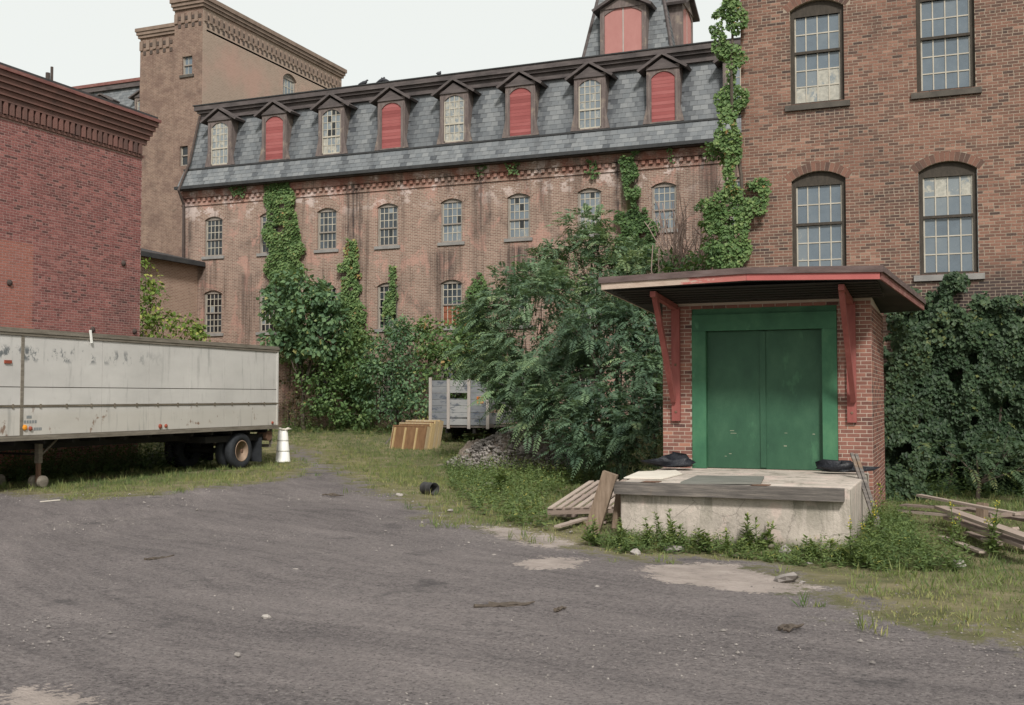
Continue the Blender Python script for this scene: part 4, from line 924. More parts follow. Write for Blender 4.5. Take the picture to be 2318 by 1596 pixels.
def dormer(root, loc, kind, rotz=0, scale=(1, 1, 1)):
    d = link('dormer', DM['casing'], root, Vector(loc) - LOC[root.name], (0, 0, rotz), scale)
    link('gable', DM['gable'], d); link('dormer_roof', DM['roof-1'], d); link('dormer_roof', DM['roof1'], d)
    if kind == 'red':
        for k in range(15): link('shutter_board', DM['board'], d, (random.uniform(-.004, .004), .04 + random.uniform(0, .008), .115 + k * .137), tone=random.random())
    else:
        b = CACHE.get('dbars')
        if not b:
            q = MB(); q.box(-.47, .47, .02, .07, .05, .12); q.box(-.47, .47, .015, .07, .80, .87)
            q.box(-.47, -.43, .02, .07, .05, 2.0); q.box(.43, .47, .02, .07, .05, 2.0)
            for x in (-.215, 0, .215): q.box(x - .018, x + .018, .035, .07, .12, 2.03)
            for z in (.46, 1.17, 1.48, 1.78): q.box(-.43, .43, .038, .07, z - .012, z + .012)
            b = CACHE['dbars'] = q.mesh('sash_bars', 'bars_main')
        link('sash_bars', b, d)
        zz = [.12, .46, .80, 1.17, 1.48, 1.78, 2.03]; xx = [-.43, -.215, 0, .215, .43]
        for i in range(6):
            for j in range(4):
                t = {'pale': .76, 'broken': .68, 'sky': .66, 'grey': .55}[kind] + random.uniform(-.06, .06)
                if kind == 'broken' and i > 1 and random.random() < .35: t = -.3
                if kind == 'broken' and i < 2: t = random.choice([.8, .95, .7])
                link('pane', pane_mesh(), d, ((xx[j] + xx[j + 1]) / 2, .055, (zz[i] + zz[i + 1]) / 2), (0, 0, 0), (.2, .006, zz[i + 1] - zz[i] - .015), tone=t)
    return d
for x, k in zip(dx, ('pale', 'red', 'broken', 'red', 'pale', 'red', 'sky', 'red', 'grey')): dormer(mb_, (x, 41.0, 12.70), k)
# rain pipe at the left end
MB().tube([(-32.9, 41.45, 15.3), (-33.08, 40.98, 13.0), (-33.2, 40.72, 12.3), (-33.25, 40.42, 11.6), (-33.3, 40.86, 11.0), (-33.3, 40.88, .8)], .06, 8).build('rain_pipe', 'pipe', mb_)

# ================================================================== LINK WING between the mill and the left building
lk = thing('link_wing', 'low brick wing with a dark sloping eave joining the mill', 'building', (-32.55, 36, .5))
TL = facing_px(-32.55); lop = [(35.9, .8, 6.0, 7.2, .2)]
wall(MB(), TL, 24, YM - .02, -.2, 8.25, lop, .2).build('wall', 'brick_main_y', lk)
MB().add([(-32.3, 24, 8.3), (-32.3, YM - .03, 8.3), (-38, YM - .03, 9.6), (-38, 24, 9.6)], [(0, 1, 2, 3)]).build('roof', 'felt', lk)
MB().box(-32.9, -32.2, 24, YM - .03, 8.18, 8.29).build('eave', 'trim', lk); MB().box(-32.25, -32.1, 24, YM - .04, 8.05, 8.25).build('gutter', 'gutter', lk)
window(lk, (-32.55, 35.9, 6.0), R(90), .8, 1.2, .2, 3, 2, 2, 'frame_grey', 'bars_main', 'sill_grey', lambda *a: random.uniform(.1, .6), d=.12)

# ================================================================== LEFT BRICK BUILDING
XL = -22.3
lb = thing('brick_warehouse', 'windowless crimson brick building with corbelled cornice beside the trailer', 'building', (XL, 20, 0)); LBB = LOC[lb.name]
TLF = facing_px(XL); Y0L, Y1L = 8.0, 25.46
m = wall(MB(), TLF, Y0L, Y1L, -.2, 10.3, [], .2); m.add([(XL, Y1L, -.2), (XL - 8, Y1L, -.2), (XL - 8, Y1L, 10.3), (XL, Y1L, 10.3)], [(0, 1, 2, 3)])
m.add([(XL, Y0L, -.2), (XL - 8, Y0L, -.2), (XL - 8, Y0L, 10.3), (XL, Y0L, 10.3)], [(0, 1, 2, 3)]); m.add([(XL - 8, Y0L, -.2), (XL - 8, Y1L, -.2), (XL - 8, Y1L, 10.3), (XL - 8, Y0L, 10.3)], [(0, 1, 2, 3)])
wl_ = m.build('wall', 'mortar_left', lb)
lay_bricks(TLF, bricks_layout(13.0, Y1L - .004, .02, 9.15, [], joint=.017, header_every=7), wl_, 'brick_left', 'brick', 300, lambda u, z: float(np.clip(random.gauss(.48 + (.22 if (u < 21.4 and z < 6) else 0), .24), 0, 1)), base=LBB, joint=.017, rotz=R(90))
# corbel table
for k, (z0, z1, o) in enumerate(((9.52, 9.66, .10), (9.663, 9.80, .16), (9.803, 9.94, .22), (9.943, 10.08, .28), (10.083, 10.22, .34))):
    MB().box(XL, XL + o, Y0L, Y1L + o * .9, z0, z1).build('corbel_course', 'corbel_left', lb, tone=.35 + .12 * (k % 2))
MB().box(XL + .005, XL + .05, Y0L, Y1L + .04, 9.13, 9.20).build('corbel_course', 'corbel_left', lb, tone=.5)
dmm = MB().box(-.002, .10, -.055, .055, -.15, .15).mesh('corbel_brick', 'corbel_left'); y = 13.0
while y < Y1L - .02:
    link('corbel_brick', dmm, lb, Vector((XL, y, 9.365)) - LBB, tone=random.uniform(.2, .7)); y += .205
MB().box(XL - 8, XL + .40, Y0L, Y1L + .36, 10.223, 10.31).build('roof_edge', 'fascia_dull', lb); MB().box(XL - 8, XL + .32, Y0L, Y1L + .30, 10.313, 10.40).build('roof', 'felt', lb)
for px, py in ((278, 596), (20, 640), (208, 746), (303, 750)):      # iron tie plates
    q = atX(px, py, XL); MB().lathe([(.015, .08), (.07, .055), (.085, .025), (.08, .012)], 10, 'x', (XL, q[1], q[2])).build('tie_plate', 'pipe', lb)
for px, h_, r_ in ((108, .42, .07), (117, .62, .045)):
    q = atX(px, 180, XL - 5); MB().tube([(XL - 5, q[1], 10.35), (XL - 5, q[1], q[2] + h_ - .2)], r_, 8).build('vent_pipe', 'pipe', lb)

# ================================================================== BRICK STAIR TOWER
YT = 44.0
tw = thing('brick_tower', 'tall buff and brown brick tower with corbelled parapet', 'tower', (-36.7, YT, 0)); TWB = LOC[tw.name]
TF = front(YT); xs0, xs1, xs2 = -38.75, -36.36, -34.62
wall(MB(), TF, xs0, xs1, 0, 20.6, [], .2).build('wall', 'brick_tower', tw)
wall(MB(), front(YT - .25), xs1, xs2, 0, 21.9, [(-35.55, .62, 18.2, 19.15, 0), (-35.7, .5, 13.6, 14.6, 0), (-35.5, .45, 9.2, 10.6, 0)], .2).build('wall', 'brick_tower', tw)
TWX = facing_px(xs2); wop = [(51.45, 1.35, 16.5, 19.95, .32)]
wall(MB(), TWX, YT - .25, 57, 0, 21.9, wop, .25).build('wall', 'brick_tower_buff', tw)
m = MB(); m.add([(xs0, YT, 0), (xs0, 57, 0), (xs0, 57, 20.6), (xs0, YT, 20.6)], [(0, 1, 2, 3)]); m.add([(xs1, YT - .25, 0), (xs1, 57, 0), (xs1, 57, 21.9), (xs1, YT - .25, 21.9)], [(0, 1, 2, 3)])
m.add([(xs0, 57, 0), (xs2, 57, 0), (xs2, 57, 21), (xs0, 57, 21)], [(0, 1, 2, 3)]); m.build('rear_wall', 'brick_tower', tw)
MB().box(xs0, xs2, YT + .05, 57, 20.4, 20.5).build('roof', 'felt', tw)
for z0, z1, o in ((21.55, 21.7, .10), (21.702, 21.88, .17), (21.882, 22.1, .24)):
    MB().box(xs1 - o * .6, xs2 + o, YT - .25 - o, 57 + o, z0, z1).build('parapet_course', 'corbel_tower', tw)
for z0, z1, o in ((20.5, 20.65, .09), (20.652, 20.82, .15), (20.822, 21.0, .2)):
    MB().box(xs0 - o, xs1 - .001, YT - o, 57, z0, z1).build('parapet_course', 'corbel_tower', tw)
c1 = MB().box(-.10, .10, -.07, -.002, -.24, .24).mesh('corbel', 'corbel_tower'); c2 = MB().box(-.08, .08, -.03, -.004, -.10, .10).mesh('corbel_gap', 'soot')  # dark raised blocks painted in for the gaps between corbels
def corbels(T2, a, b, z, rz):
    u = a; i = 0
    while u < b:
        link('corbel', c1, tw, Vector(T2(u, 0, z)) - TWB, (0, 0, rz)); 
        for zz in (z - .38, z + .02): link('corbel', c2, tw, Vector(T2(u + .2, 0, zz)) - TWB, (0, 0, rz))
        u += .42
corbels(TF, xs0 + .1, xs1 - .2, 20.1, 0); corbels(front(YT - .25), xs1 + .12, xs2 - .1, 21.1, 0); corbels(TWX, YT - .05, 56.8, 21.1, R(90))
window(tw, (xs2, 51.45, 16.5), R(90), 1.35, 3.45, .32, 4, 3, 3, 'frame_grey', 'bars_main', 'sill_grey', lambda *a: random.uniform(.55, .75), d=.18, bw=.04)
window(tw, (-35.55, YT - .25, 18.2), 0, .62, .95, 0, 2, 1, 1, 'frame_grey', 'bars_main', 'sill_dark', lambda *a: random.uniform(.2, .6), d=.14)
window(tw, (-35.7, YT - .25, 13.6), 0, .5, 1.0, 0, 1, 1, 1, 'frame_grey', 'bars_main', None, lambda *a: 0.05, d=.14)
window(tw, (-35.5, YT - .25, 9.2), 0, .45, 1.4, 0, 1, 1, 1, 'frame_grey', 'bars_main', None, lambda *a: 0.05, d=.14)

# ================================================================== SLATE-ROOFED TOWER above the mill
ct = thing('mansard_tower', 'square slate-roofed tower with big pink shuttered dormers above the mill roof', 'tower', (-15.1, 54.5, 15)); CTB = LOC[ct.name]
YC, CX0, CX1 = 52.0, -17.75, -12.55
def cz(z): return (z - 16) * .19
m = MB(); zt = 25.0
q0 = [(CX0 - .35, YC - .35), (CX1 + .35, YC - .35), (CX1 + .35, YC + 5.5), (CX0 - .35, YC + 5.5)]; k = cz(zt)
q1 = [(CX0 - .35 + k, YC - .35 + k), (CX1 + .35 - k, YC - .35 + k), (CX1 + .35 - k, YC + 5.5 - k), (CX0 - .35 + k, YC + 5.5 - k)]
m.add([(x, y, 12) for x, y in q0] + [(x, y, 16) for x, y in q0] + [(x, y, zt) for x, y in q1], [(0, 1, 5, 4), (1, 2, 6, 5), (2, 3, 7, 6), (3, 0, 4, 7), (4, 5, 9, 8), (5, 6, 10, 9), (6, 7, 11, 10), (7, 4, 8, 11), (8, 9, 10, 11)])
cro = m.build('roof', 'slate_base', ct)
P0c, P1c = (YC - .35, 16.0), (YC - .35 + k, zt)
LIM = [None]
slates(P0c, P1c, lambda z: CX0 - .35 + cz(z), CX1 + .3, .25, .34, cro, CTB, lambda u, z: u > CX1 + .35 - cz(z) - .1 or (abs(u + 15.25) < 1.0 and z < 21.4) or z < 18.6, 0, lambda u, z: (.65 if .95 < abs(u + 15.25) < 1.5 and z < 21.5 else .05) * random.uniform(.5, 1.1))
TR = lambda q: (CX1 + .35 - (q[1] - (YC - .35)), YC - .35 + (q[0] - (CX0 - .35)), q[2])
slates(P0c, P1c, lambda z: CX0 - .35 + cz(z), CX0 + 5.4, .25, .34, cro, CTB, lambda u, z: z < 18.6 or u > CX0 + 5.5 - cz(z) - .1, 0, lambda u, z: random.uniform(.2, .6), T=TR)
for a, b in zip(q0, q1): MB().tube([(a[0], a[1], 16), (b[0], b[1], zt)], .09, 6).build('hip_roll', 'trim', ct)
d = dormer(ct, (-15.25, YC + .05, 18.7), 'none', 0, (1.62, 1.4, 1.22)) if False else None
def big_dormer(loc, rotz):
    o = (0, 1.95, .05, 2.45, .32); mm = wall(MB(), lambda u, d, z: (u, d, z), -1.2, 1.2, 0, 2.95, [o], .1); mm.box(-1.195, -1.12, .001, 1.6, .01, 2.9); mm.box(1.12, 1.195, .001, 1.6, .01, 2.9)
    d = link('dormer', mm.mesh('casing', 'casing'), ct, Vector(loc) - CTB, (0, 0, rotz))
    for s in (-1, 1):
        MB().box(min(0, s * .97) + (.012 if s > 0 else 0), max(0, s * .97) - (.012 if s < 0 else 0), .05, .09, .06, 2.78).local('shutter', 'red_pale', d)
        a, b = Vector((s * 1.5, 0, 2.62)), Vector((0, 0, 3.42)); n = Vector((s * .8, 0, 1.5)).normalized(); kk = [a, b, b + n * .14, a + n * .14]
        MB().add([Vector((v.x, -.3, v.z)) for v in kk] + [Vector((v.x, 1.7, v.z)) for v in kk], [(0, 1, 2, 3), (7, 6, 5, 4), (0, 4, 5, 1), (1, 5, 6, 2), (2, 6, 7, 3), (3, 7, 4, 0)]).local('dormer_roof', 'trim', d)
    MB().box(-.03, .03, .035, .05, .06, 2.78).local('shutter_strip', 'cart_post', d)
    MB().prism([(-1.2, 2.75), (1.2, 2.75), (0, 3.35)], -.05, .03, lambda u, v, h: (u, h, v)).local('gable', 'casing', d)
big_dormer((-15.25, YC - .02, 18.85), 0); big_dormer((CX1 + .0, YC + 2.6, 19.2), R(90))

# ================================================================== FAR MANSARD WING
fm = thing('far_mansard_wing', 'distant brick wing with slate mansard and red ridge behind the warehouse', 'building', (-58, 60, 0)); FB = LOC[fm.name]
MB().box(-75, -46, 60, 72, 0, 20.2).build('wall', 'brick_main', fm)
m = MB().add([(-75.4, 59.6, 20.3), (-46, 59.6, 20.3), (-46, 61.0, 24.3), (-75, 61.0, 24.3)], [(0, 1, 2, 3)]).add([(-75, 61, 24.45), (-46, 61, 24.45), (-46, 71, 24.45), (-75, 71, 24.45)], [(0, 1, 2, 3)]).add([(-75.4, 59.6, 20.3), (-75, 61, 24.3), (-75, 71, 24.3), (-75.4, 72, 20.3)], [(0, 1, 2, 3)])
fro = m.build('roof', 'slate_base', fm)
slates((59.6, 20.3), (61.0, 24.3), lambda z: -66, -50, .25, .34, fro, FB, lambda u, z: False, 0, lambda u, z: random.uniform(0, .35))
MB().box(-75, -46, 60.7, 61.1, 24.15, 24.5).build('crown_moulding', 'trim', fm); MB().box(-75, -46, 60.62, 61.2, 24.503, 24.72).build('ridge_cap', 'fascia_dull', fm)
for x in (-64, -60.2, -56.35, -52.5): dormer(fm, (x, 60.05, 21.0), 'grey', 0, (1.25, 1.2, .98))

# ================================================================== SEMI-TRAILER
XT, TY0, TY1 = -18.7, 14.6, 27.3
tr = thing('semi_trailer', 'long parked white box semi-trailer with grimy chalky sides', 'trailer', (-19.95, 21, 0)); TB = LOC[tr.name]
MB().box(XT - 2.40, XT - .035, TY0 + .03, TY1 - .03, 1.14, 3.50).build('body', 'trailer_seam', tr)
ys = [TY0, 17.72, 20.1, 21.72, 23.25, 24.75, 26.15, TY1]
rows = [(1.215, 1.822), (1.872, 2.250), (2.268, 3.365)]
for z0, z1 in rows:
    for a, b in zip(ys[:-1], ys[1:]): MB().box(XT - .034, XT - random.uniform(0, .004), a + .006, b - .006, z0, z1).build('side_panel', 'trailer', tr)
    MB().box(XT - 2.42, XT - 2.40, TY0, TY1, z0, z1).build('side_panel', 'trailer', tr)
MB().box(XT - 2.38, XT - .04, TY1 - .029, TY1, 1.2, 3.4).build('rear_door', 'trailer', tr); MB().box(XT - 2.38, XT - .04, TY0, TY0 + .029, 1.2, 3.4).build('nose_panel', 'trailer', tr)
for z0, z1, p in ((3.372, 3.43, .025), (3.434, 3.50, .04), (3.503, 3.535, .02)): MB().box(XT - 2.44, XT + p, TY0 - .01, TY1 + .01, z0, z1).build('top_rail', 'trailer_rail', tr)
for z0, z1, p in ((1.10, 1.145, .03), (1.148, 1.208, .012)): MB().box(XT - 2.43, XT + p, TY0 - .01, TY1 + .01, z0, z1).build('bottom_rail', 'trailer_rail', tr)
MB().box(XT - .03, XT + .016, TY0, TY1, 1.828, 1.866).build('rub_rail', 'trailer_seam', tr)
y = 15.2
while y < TY1 - .2:
    MB().box(XT - .01, XT + .022, y - .02, y + .02, 1.80, 1.89).build('rail_clip', 'trailer_seam', tr); y += .76
MB().box(XT - .02, XT + .012, 17.68, 17.76, 1.21, 3.37).build('corner_post', 'trailer_rail', tr); MB().box(XT - .02, XT + .014, TY1 - .07, TY1, 1.21, 3.37).build('rear_post', 'trailer', tr)
def lamp(px, py, r, mat): q = atX(px, py, XT); MB().lathe([(r, .0), (r * .9, .03), (r * .4, .045)], 12, 'x', (XT, q[1], q[2])).build('marker_lamp', mat, tr)
lamp(55, 968, .065, 'amber'); lamp(68, 970, .05, 'red_lens'); lamp(362, 965, .06, 'red_lens'); lamp(375, 964, .05, 'red_lens'); lamp(616, 957, .045, 'red_lens')
q = atX(17, 819, XT); MB().box(XT - .002, XT + .03, q[1] - .09, q[1] + .09, q[2] - .035, q[2] + .035).build('marker_lamp', 'red_lens', tr)
for px0, px1, py in ((60, 72, 944), (54, 84, 955), (76, 95, 971)):       # worn-off stencil lines
    a, b = atX(px0, py, XT), atX(px1, py, XT); n = 5; mm = MB()
    for k in range(n):
        u0 = a[1] + (b[1] - a[1]) * k / n; u1 = a[1] + (b[1] - a[1]) * (k + .75) / n; mm.box(XT - .003, XT + .0025, u0, u1, a[2] - .035, a[2] + .03)
    mm.build('stencil_mark', 'decal', tr)
q = atX(204, 757, XT); MB().beam((XT + .05, q[1], 3.30), (XT + .05, q[1] - .05, 3.60), .03, .05).build('rag', 'white_tub', tr)
# underbody
for x in (XT - .75, XT - 1.7): MB().box(x - .05, x + .05, TY0 + .4, TY1 - .4, .86, 1.10).build('chassis_rail', 'chassis', tr)
for k in range(15): MB().box(XT - 2.35, XT - .1, TY0 + .5 + k * .84, TY0 + .57 + k * .84, 1.0, 1.098).build('cross_member', 'chassis', tr)
MB().box(XT - 2.2, XT - .2, 24.2, 27.0, .78, .95).build('axle_frame', 'chassis', tr); MB().tube([(XT - 2.1, 25.63, .51), (XT - .3, 25.63, .51)], .08, 10).build('axle', 'chassis', tr)
def wheel(x, y, outer):
    w = MB(); prof = [(.29, -.115), (.40, -.13), (.47, -.12), (.507, -.09), (.512, 0), (.507, .09), (.47, .12), (.40, .13), (.29, .115)]
    me = CACHE.get('tyre')
    if not me:
        me = CACHE['tyre'] = MB().lathe(prof, 36, 'x', closed=True).mesh('tyre', 'rubber', True)
        CACHE['rim'] = MB().lathe([(.305, .118), (.285, .125), (.262, .105), (.25, .03), (.21, -.02), (.14, -.035), (.13, .03), (.10, .06), (.02, .065)], 28, 'x').mesh('rim', 'rim', True)
        CACHE['hub'] = MB().lathe([(.095, .05), (.085, .11), (.05, .125), (.01, .127)], 14, 'x').mesh('hub', 'rust', True)
        CACHE['nut'] = MB().lathe([(.018, -.035), (.018, .01), (.004, .016)], 6, 'x').mesh('lug_nut', 'rust')
    s = 1 if outer > 0 else -1
    o = link('wheel', me, tr, Vector((x, y, .512)) - TB, (0, 0, 0), (s, 1, 1))
    if abs(outer) == 2:
        link('rim', CACHE['rim'], o); link('hub', CACHE['hub'], o)
        for k in range(6): t = k * math.pi / 3; link('lug_nut', CACHE['nut'], o, (0, .175 * math.cos(t), .175 * math.sin(t)))
    return o
for x, k in ((XT - .17, 2), (XT - .50, 1), (XT - 1.95, -1), (XT - 2.27, -2)): wheel(x, 25.63, k)
for x in (XT - .62, XT - 2.33): MB().box(x, x + .58, 26.55, 26.57, .16, .86).build('mud_flap', 'rubber', tr)
MB().tube([(XT - .42, 26.98, .90), (XT - .08, 26.98, .90)], .15, 14).build('air_tank', 'rust', tr)
MB().box(XT - 2.2, XT - .15, 27.12, 27.2, .55, .64).build('bumper', 'trailer_rail', tr)
for x in (XT - .18, XT - 2.2): MB().box(x, x + .07, 27.13, 27.19, .64, 1.12).build('bumper_post', 'trailer_rail', tr)
lg = Vector(gnd(128, 1105)); 
for x in (XT - .55, XT - 1.85):
    yl = 18.75
    MB().box(x - .06, x + .06, yl - .06, yl + .06, .55, 1.1).build('landing_leg', 'trailer_rail', tr); MB().box(x - .04, x + .04, yl - .04, yl + .04, .12, .56).build('landing_leg_foot', 'rust', tr)
    MB().beam((x, yl + .03, .70), (x, yl + .55, 1.08), .04, .04).build('brace', 'trailer_rail', tr)
    for s in (-.13, .13): MB().lathe([(.09, -.05), (.135, -.04), (.135, .04), (.10, .05), (.04, .055)], 16, 'x', (x + s, yl, .135)).build('dolly_wheel', 'trailer_rail', tr)
MB().beam((XT - .55, 18.75, .75), (XT - 1.85, 18.75, .75), .05, .05).build('cross_brace', 'chassis', tr)

# ================================================================== WHITE TUBS by the trailer
q = gnd(640, 1046); wt = thing('stacked_white_tubs', 'tall narrow stack of white tapered tubs topped with torn packing', 'tubs', q)
for k, (r0, r1, z0, z1) in enumerate(((.23, .195, 0, .34), (.20, .165, .335, .66), (.17, .145, .655, .98))):
    MB().lathe([(r0, z0), (r0 * 1.04, z0 + .02), (r0 * .98, z0 + .05), (r1, z1 - .02), (r1 * .9, z1)], 20).local('tub', 'white_tub', wt, True)
for k in range(5):
    a = k * 1.3; MB().beam((math.cos(a) * .05, math.sin(a) * .05, .97 + k * .012), (math.cos(a) * .26, math.sin(a) * .2, 1.02 + .05 * random.random()), .12, .02).local('packing_scrap', 'pale_board', wt)

# ================================================================== CRATES
A, B = Vector(gnd(884, 1004)), Vector(gnd(957, 1020)); 
ca = R(-14)
for k, (off, lean, hh) in enumerate(((0, 0, .86), (.215, .015, .93), (.43, .03, .99), (.645, .04, .99))):
    nm = ('brown plywood crate panel with three yellow battens leaning outermost', 'yellow-edged crate panel second in the leaning pack', 'yellow-edged crate panel third in the leaning pack', 'yellow-edged crate panel against the grey stake body, last of the pack')[k]
    p = B + Vector((math.sin(-ca) * off + .0, math.cos(ca) * off, 0)); p.z = hgt(p.x, p.y) - .01
    c = thing('crate_panel', nm, 'crate', p, (R(-13), R(0), ca), 'crate panels leaning in a pack')
    w = 1.5 - .09 * k if k else 1.5; x0 = -w
    MB().box(x0, 0, .012, .195, 0, hh - .05).local('board_face', 'crate', c)
    MB().box(.002, .025, .01, .197, 0, hh - .02).local('side_board', 'crate_end', c); MB().box(x0 - .025, x0 - .002, .01, .197, 0, hh - .02).local('side_board', 'crate_end', c)
    MB().box(x0 - .02, .022, .0, .20, hh - .048, hh).local('top_board', 'crate_end' if k else 'crate', c)
    for f in (.04, .36, .70): MB().box(x0 + w * f + .03, x0 + w * f + .09, -.03, .011, .01, hh - .09).local('batten', 'batten', c)
    MB().box(-.03, .028, -.025, .012, .01, hh).local('batten', 'batten' if k else 'crate', c)
    if k == 1: MB().box(.026, .05, .02, .08, .0, hh).local('batten', 'batten', c); MB().box(.026, .045, .11, .18, .0, hh - .03).local('batten', 'batten', c)
q = Vector(gnd(872, 1005)); o = MB().beam(q, q + Vector((.42, .25, .58)), .05, .04).build('prop_stick', 'timber_old'); tag(o, 'thin grey stick propping the crate pack', 'stick')

# ================================================================== GREY STAKE BODY
YS = 34.4; X0, X1 = -17.2, -14.95; zb, zt_ = 1.05, 2.62; gz = hgt(-16, YS)
sk = thing('stake_body_cart', 'old flaking grey wooden stake-sided cart with an orange tag', 'cart', (-16.07, YS, gz))
secs = [(X0 + .05, X0 + .66), (X0 + .78, X0 + 1.45), (X0 + 1.57, X1 - .05)]
nb = 7; hb = (zt_ - zb) / nb
for si, (a, b) in enumerate(secs):
    for k in range(nb):
        if si == 1 and k == 4: continue
        if si == 1 and k == 0: a2, b2 = a - .02, b + .02
        else: a2, b2 = a - .03, b + .03
        t = (.30 if si != 1 else .85) + random.uniform(-.12, .15)
        MB().box(a2, b2, YS + random.uniform(0, .012), YS + .035, zb + k * hb + .008 + (.05 if (si == 1 and k == 1) else 0), zb + (k + 1) * hb - .004).build('board', 'cart_board', sk, tone=t)
for x, zz in ((X0 + .02, 2.72), (X0 + .72, 2.66), (X0 + 1.51, 2.66), (X1 - .03, 2.80)):
    MB().box(x - .055, x + .055, YS - .035, YS - .002, zb - .12, zz).build('stake', 'cart_post', sk)
for z in (1.3, 1.8, 2.4): MB().box(X0, X0 + .03, YS + .06, YS + 3.0, z - .2, z + .18).build('side_board', 'cart_board', sk, tone=.4); MB().box(X1 - .03, X1, YS + .06, YS + 3.0, z - .2, z + .18).build('side_board', 'cart_board', sk, tone=.4)
MB().box(X0, X1, YS + .04, YS + 3.0, zb - .08, zb - .01).build('bed', 'timber_old', sk)
for x in (X0 + .6, X1 - .6): MB().box(x - .05, x + .05, YS + .1, YS + 3.2, zb - .28, zb - .085).build('chassis_rail', 'chassis', sk)
for x in (X0 + .2, X1 - .45): MB().lathe([(.2, 0), (.34, .02), (.36, .1), (.34, .18), (.2, .2)], 20, 'x', (x, YS + 1.6, gz + .36)).build('wheel', 'rubber', sk, True)
MB().tube([(X0 + .3, YS + 1.6, gz + .36), (X1 - .3, YS + 1.6, gz + .36)], .05, 8).build('axle', 'chassis', sk)
q = atY(1087, 905, YS); tg = MB().box(q[0] - .12, q[0] + .12, YS - .02, YS - .004, q[2] - .12, q[2] + .11).build('tag_plate', 'orange', sk)
mm = MB()
for r_ in range(2):
    for k in range(4): mm.box(q[0] - .09 + k * .048, q[0] - .055 + k * .048, YS - .0225, YS - .0201, q[2] - .06 + r_ * .085, q[2] - .015 + r_ * .085)
o = mm.build('tag_print', 'sign_ink', tg); o.location = -LOC[sk.name]

# ================================================================== RUBBLE HEAP, DRUM, PALLET, TIMBERS
HC = Vector((-11.45, 28.9, 0))
def heap_h(x, y):
    d = math.hypot((x - HC.x) / 2.3, (y - HC.y) / 1.8); b = max(0, 1 - d * d) ** 1.2 * .98
    return b
n = 70; gx = np.linspace(HC.x - 2.7, HC.x + 2.7, n); gy = np.linspace(HC.y - 2.2, HC.y + 2.2, n); X, Y = np.meshgrid(gx, gy); X = X.ravel(); Y = Y.ravel()
Z = np.array([heap_h(a, b) + hgt(a, b) for a, b in zip(X, Y)]); on = np.clip(Z * 4, 0, 1)
Z += on * ((vnoise(X, Y, 1.6, 21) - .5) * .5 + (vnoise(X, Y, 6, 22) - .5) * .22 + (rng.random(len(X)) - .5) * .12) - .02
i, j = np.meshgrid(np.arange(n - 1), np.arange(n - 1)); k = (j * n + i).ravel()
o = link('rubble_heap', raw_mesh('rubble_heap', np.stack([X, Y, Z], 1), np.stack([k, k + 1, k + n + 1, k + n], 1), 'rubble')); tag(o, 'heap of loose grey-brown rubble and earth under the trees', 'rubble', kind='stuff')
def stone_mesh(seed):
    r = random.Random(seed); m = MB(); P = []
    for a in range(5):
        ph = math.pi * a / 4
        for b in range(7):
            t = 2 * math.pi * b / 7; q = r.uniform(.75, 1.2); P.append((q * math.sin(ph) * math.cos(t), q * math.sin(ph) * math.sin(t), .72 * q * math.cos(ph)))
    return m.add(P, [(a * 7 + b, a * 7 + (b + 1) % 7, (a + 1) * 7 + (b + 1) % 7, (a + 1) * 7 + b) for a in range(4) for b in range(7)]).mesh('stone', 'stone')
SM = [stone_mesh(s) for s in range(5)]
def stone(loc, s, label, group, tone=None, cat='stone'):
    o = link('stone', random.choice(SM), None, loc, (random.uniform(-.4, .4), random.uniform(-.4, .4), random.uniform(0, 6)), (s * random.uniform(.8, 1.4), s * random.uniform(.7, 1.1), s * random.uniform(.55, .85)), tone=random.random() if tone is None else tone)
    return tag(o, label, cat, group)
for k in range(190):
    a = random.uniform(0, 6.28); d = math.sqrt(random.random()) * .95; x = HC.x + 2.25 * d * math.cos(a); y = HC.y + 1.75 * d * math.sin(a)
    if y > HC.y + .5: continue
    s = random.choice([.05, .06, .08, .1, .14]); stone((x, y, heap_h(x, y) + hgt(x, y) + s * .3), s, 'broken stone lying on the rubble heap', 'stones on the rubble heap', random.choice([.3, .5, .7, 1.0]))
n = 3200; a_ = rng.uniform(0, 6.28, n); d_ = np.sqrt(rng.random(n)) * 1.02; hx = HC.x + 2.25 * d_ * np.cos(a_); hy = HC.y + 1.75 * d_ * np.sin(a_); hz_ = np.array([heap_h(p, q) + hgt(p, q) for p, q in zip(hx, hy)]) + rng.uniform(-.02, .12, n); s_ = rng.uniform(.02, .065, n)
ob_ = np.array([(1, 0, 0), (0, 1, 0), (-1, 0, 0), (0, -1, 0), (0, 0, .8), (0, 0, -.8)]); of_ = np.array([(0, 1, 4), (1, 2, 4), (2, 3, 4), (3, 0, 4), (1, 0, 5), (2, 1, 5), (3, 2, 5), (0, 3, 5)])
V = np.stack([hx, hy, hz_], 1)[:, None] + ob_[None] * s_[:, None, None] * rng.uniform(.6, 1.5, (n, 1, 3)); F = (of_[None] + 6 * np.arange(n)[:, None, None]).reshape(-1, 3)
o = link('rubble_chips', raw_mesh('rubble_chips', V.reshape(-1, 3), F, 'stone', {'tone': np.repeat(rng.random(n) * .9, 8)})); tag(o, 'small broken chips strewn over the rubble heap', 'rubble', kind='stuff')
# charred drum
q = gnd(972, 1119); dr = thing('charred_drum', 'short charred metal drum lying on the grass edge', 'drum', (q[0], q[1], q[2] + .125), (0, 0, R(-28)))
MB().lathe([(.128, -.18), (.132, -.17), (.125, -.16), (.125, 0), (.13, .01), (.125, .02), (.125, .16), (.132, .17), (.128, .18), (.112, .178), (.108, -.15), (.01, -.155)], 22, 'x').local('drum_shell', 'bucket', dr, True)
MB().lathe([(.11, -.16), (.11, -.14), (.005, -.142)], 20, 'x').local('drum_bottom', 'bucket', dr)
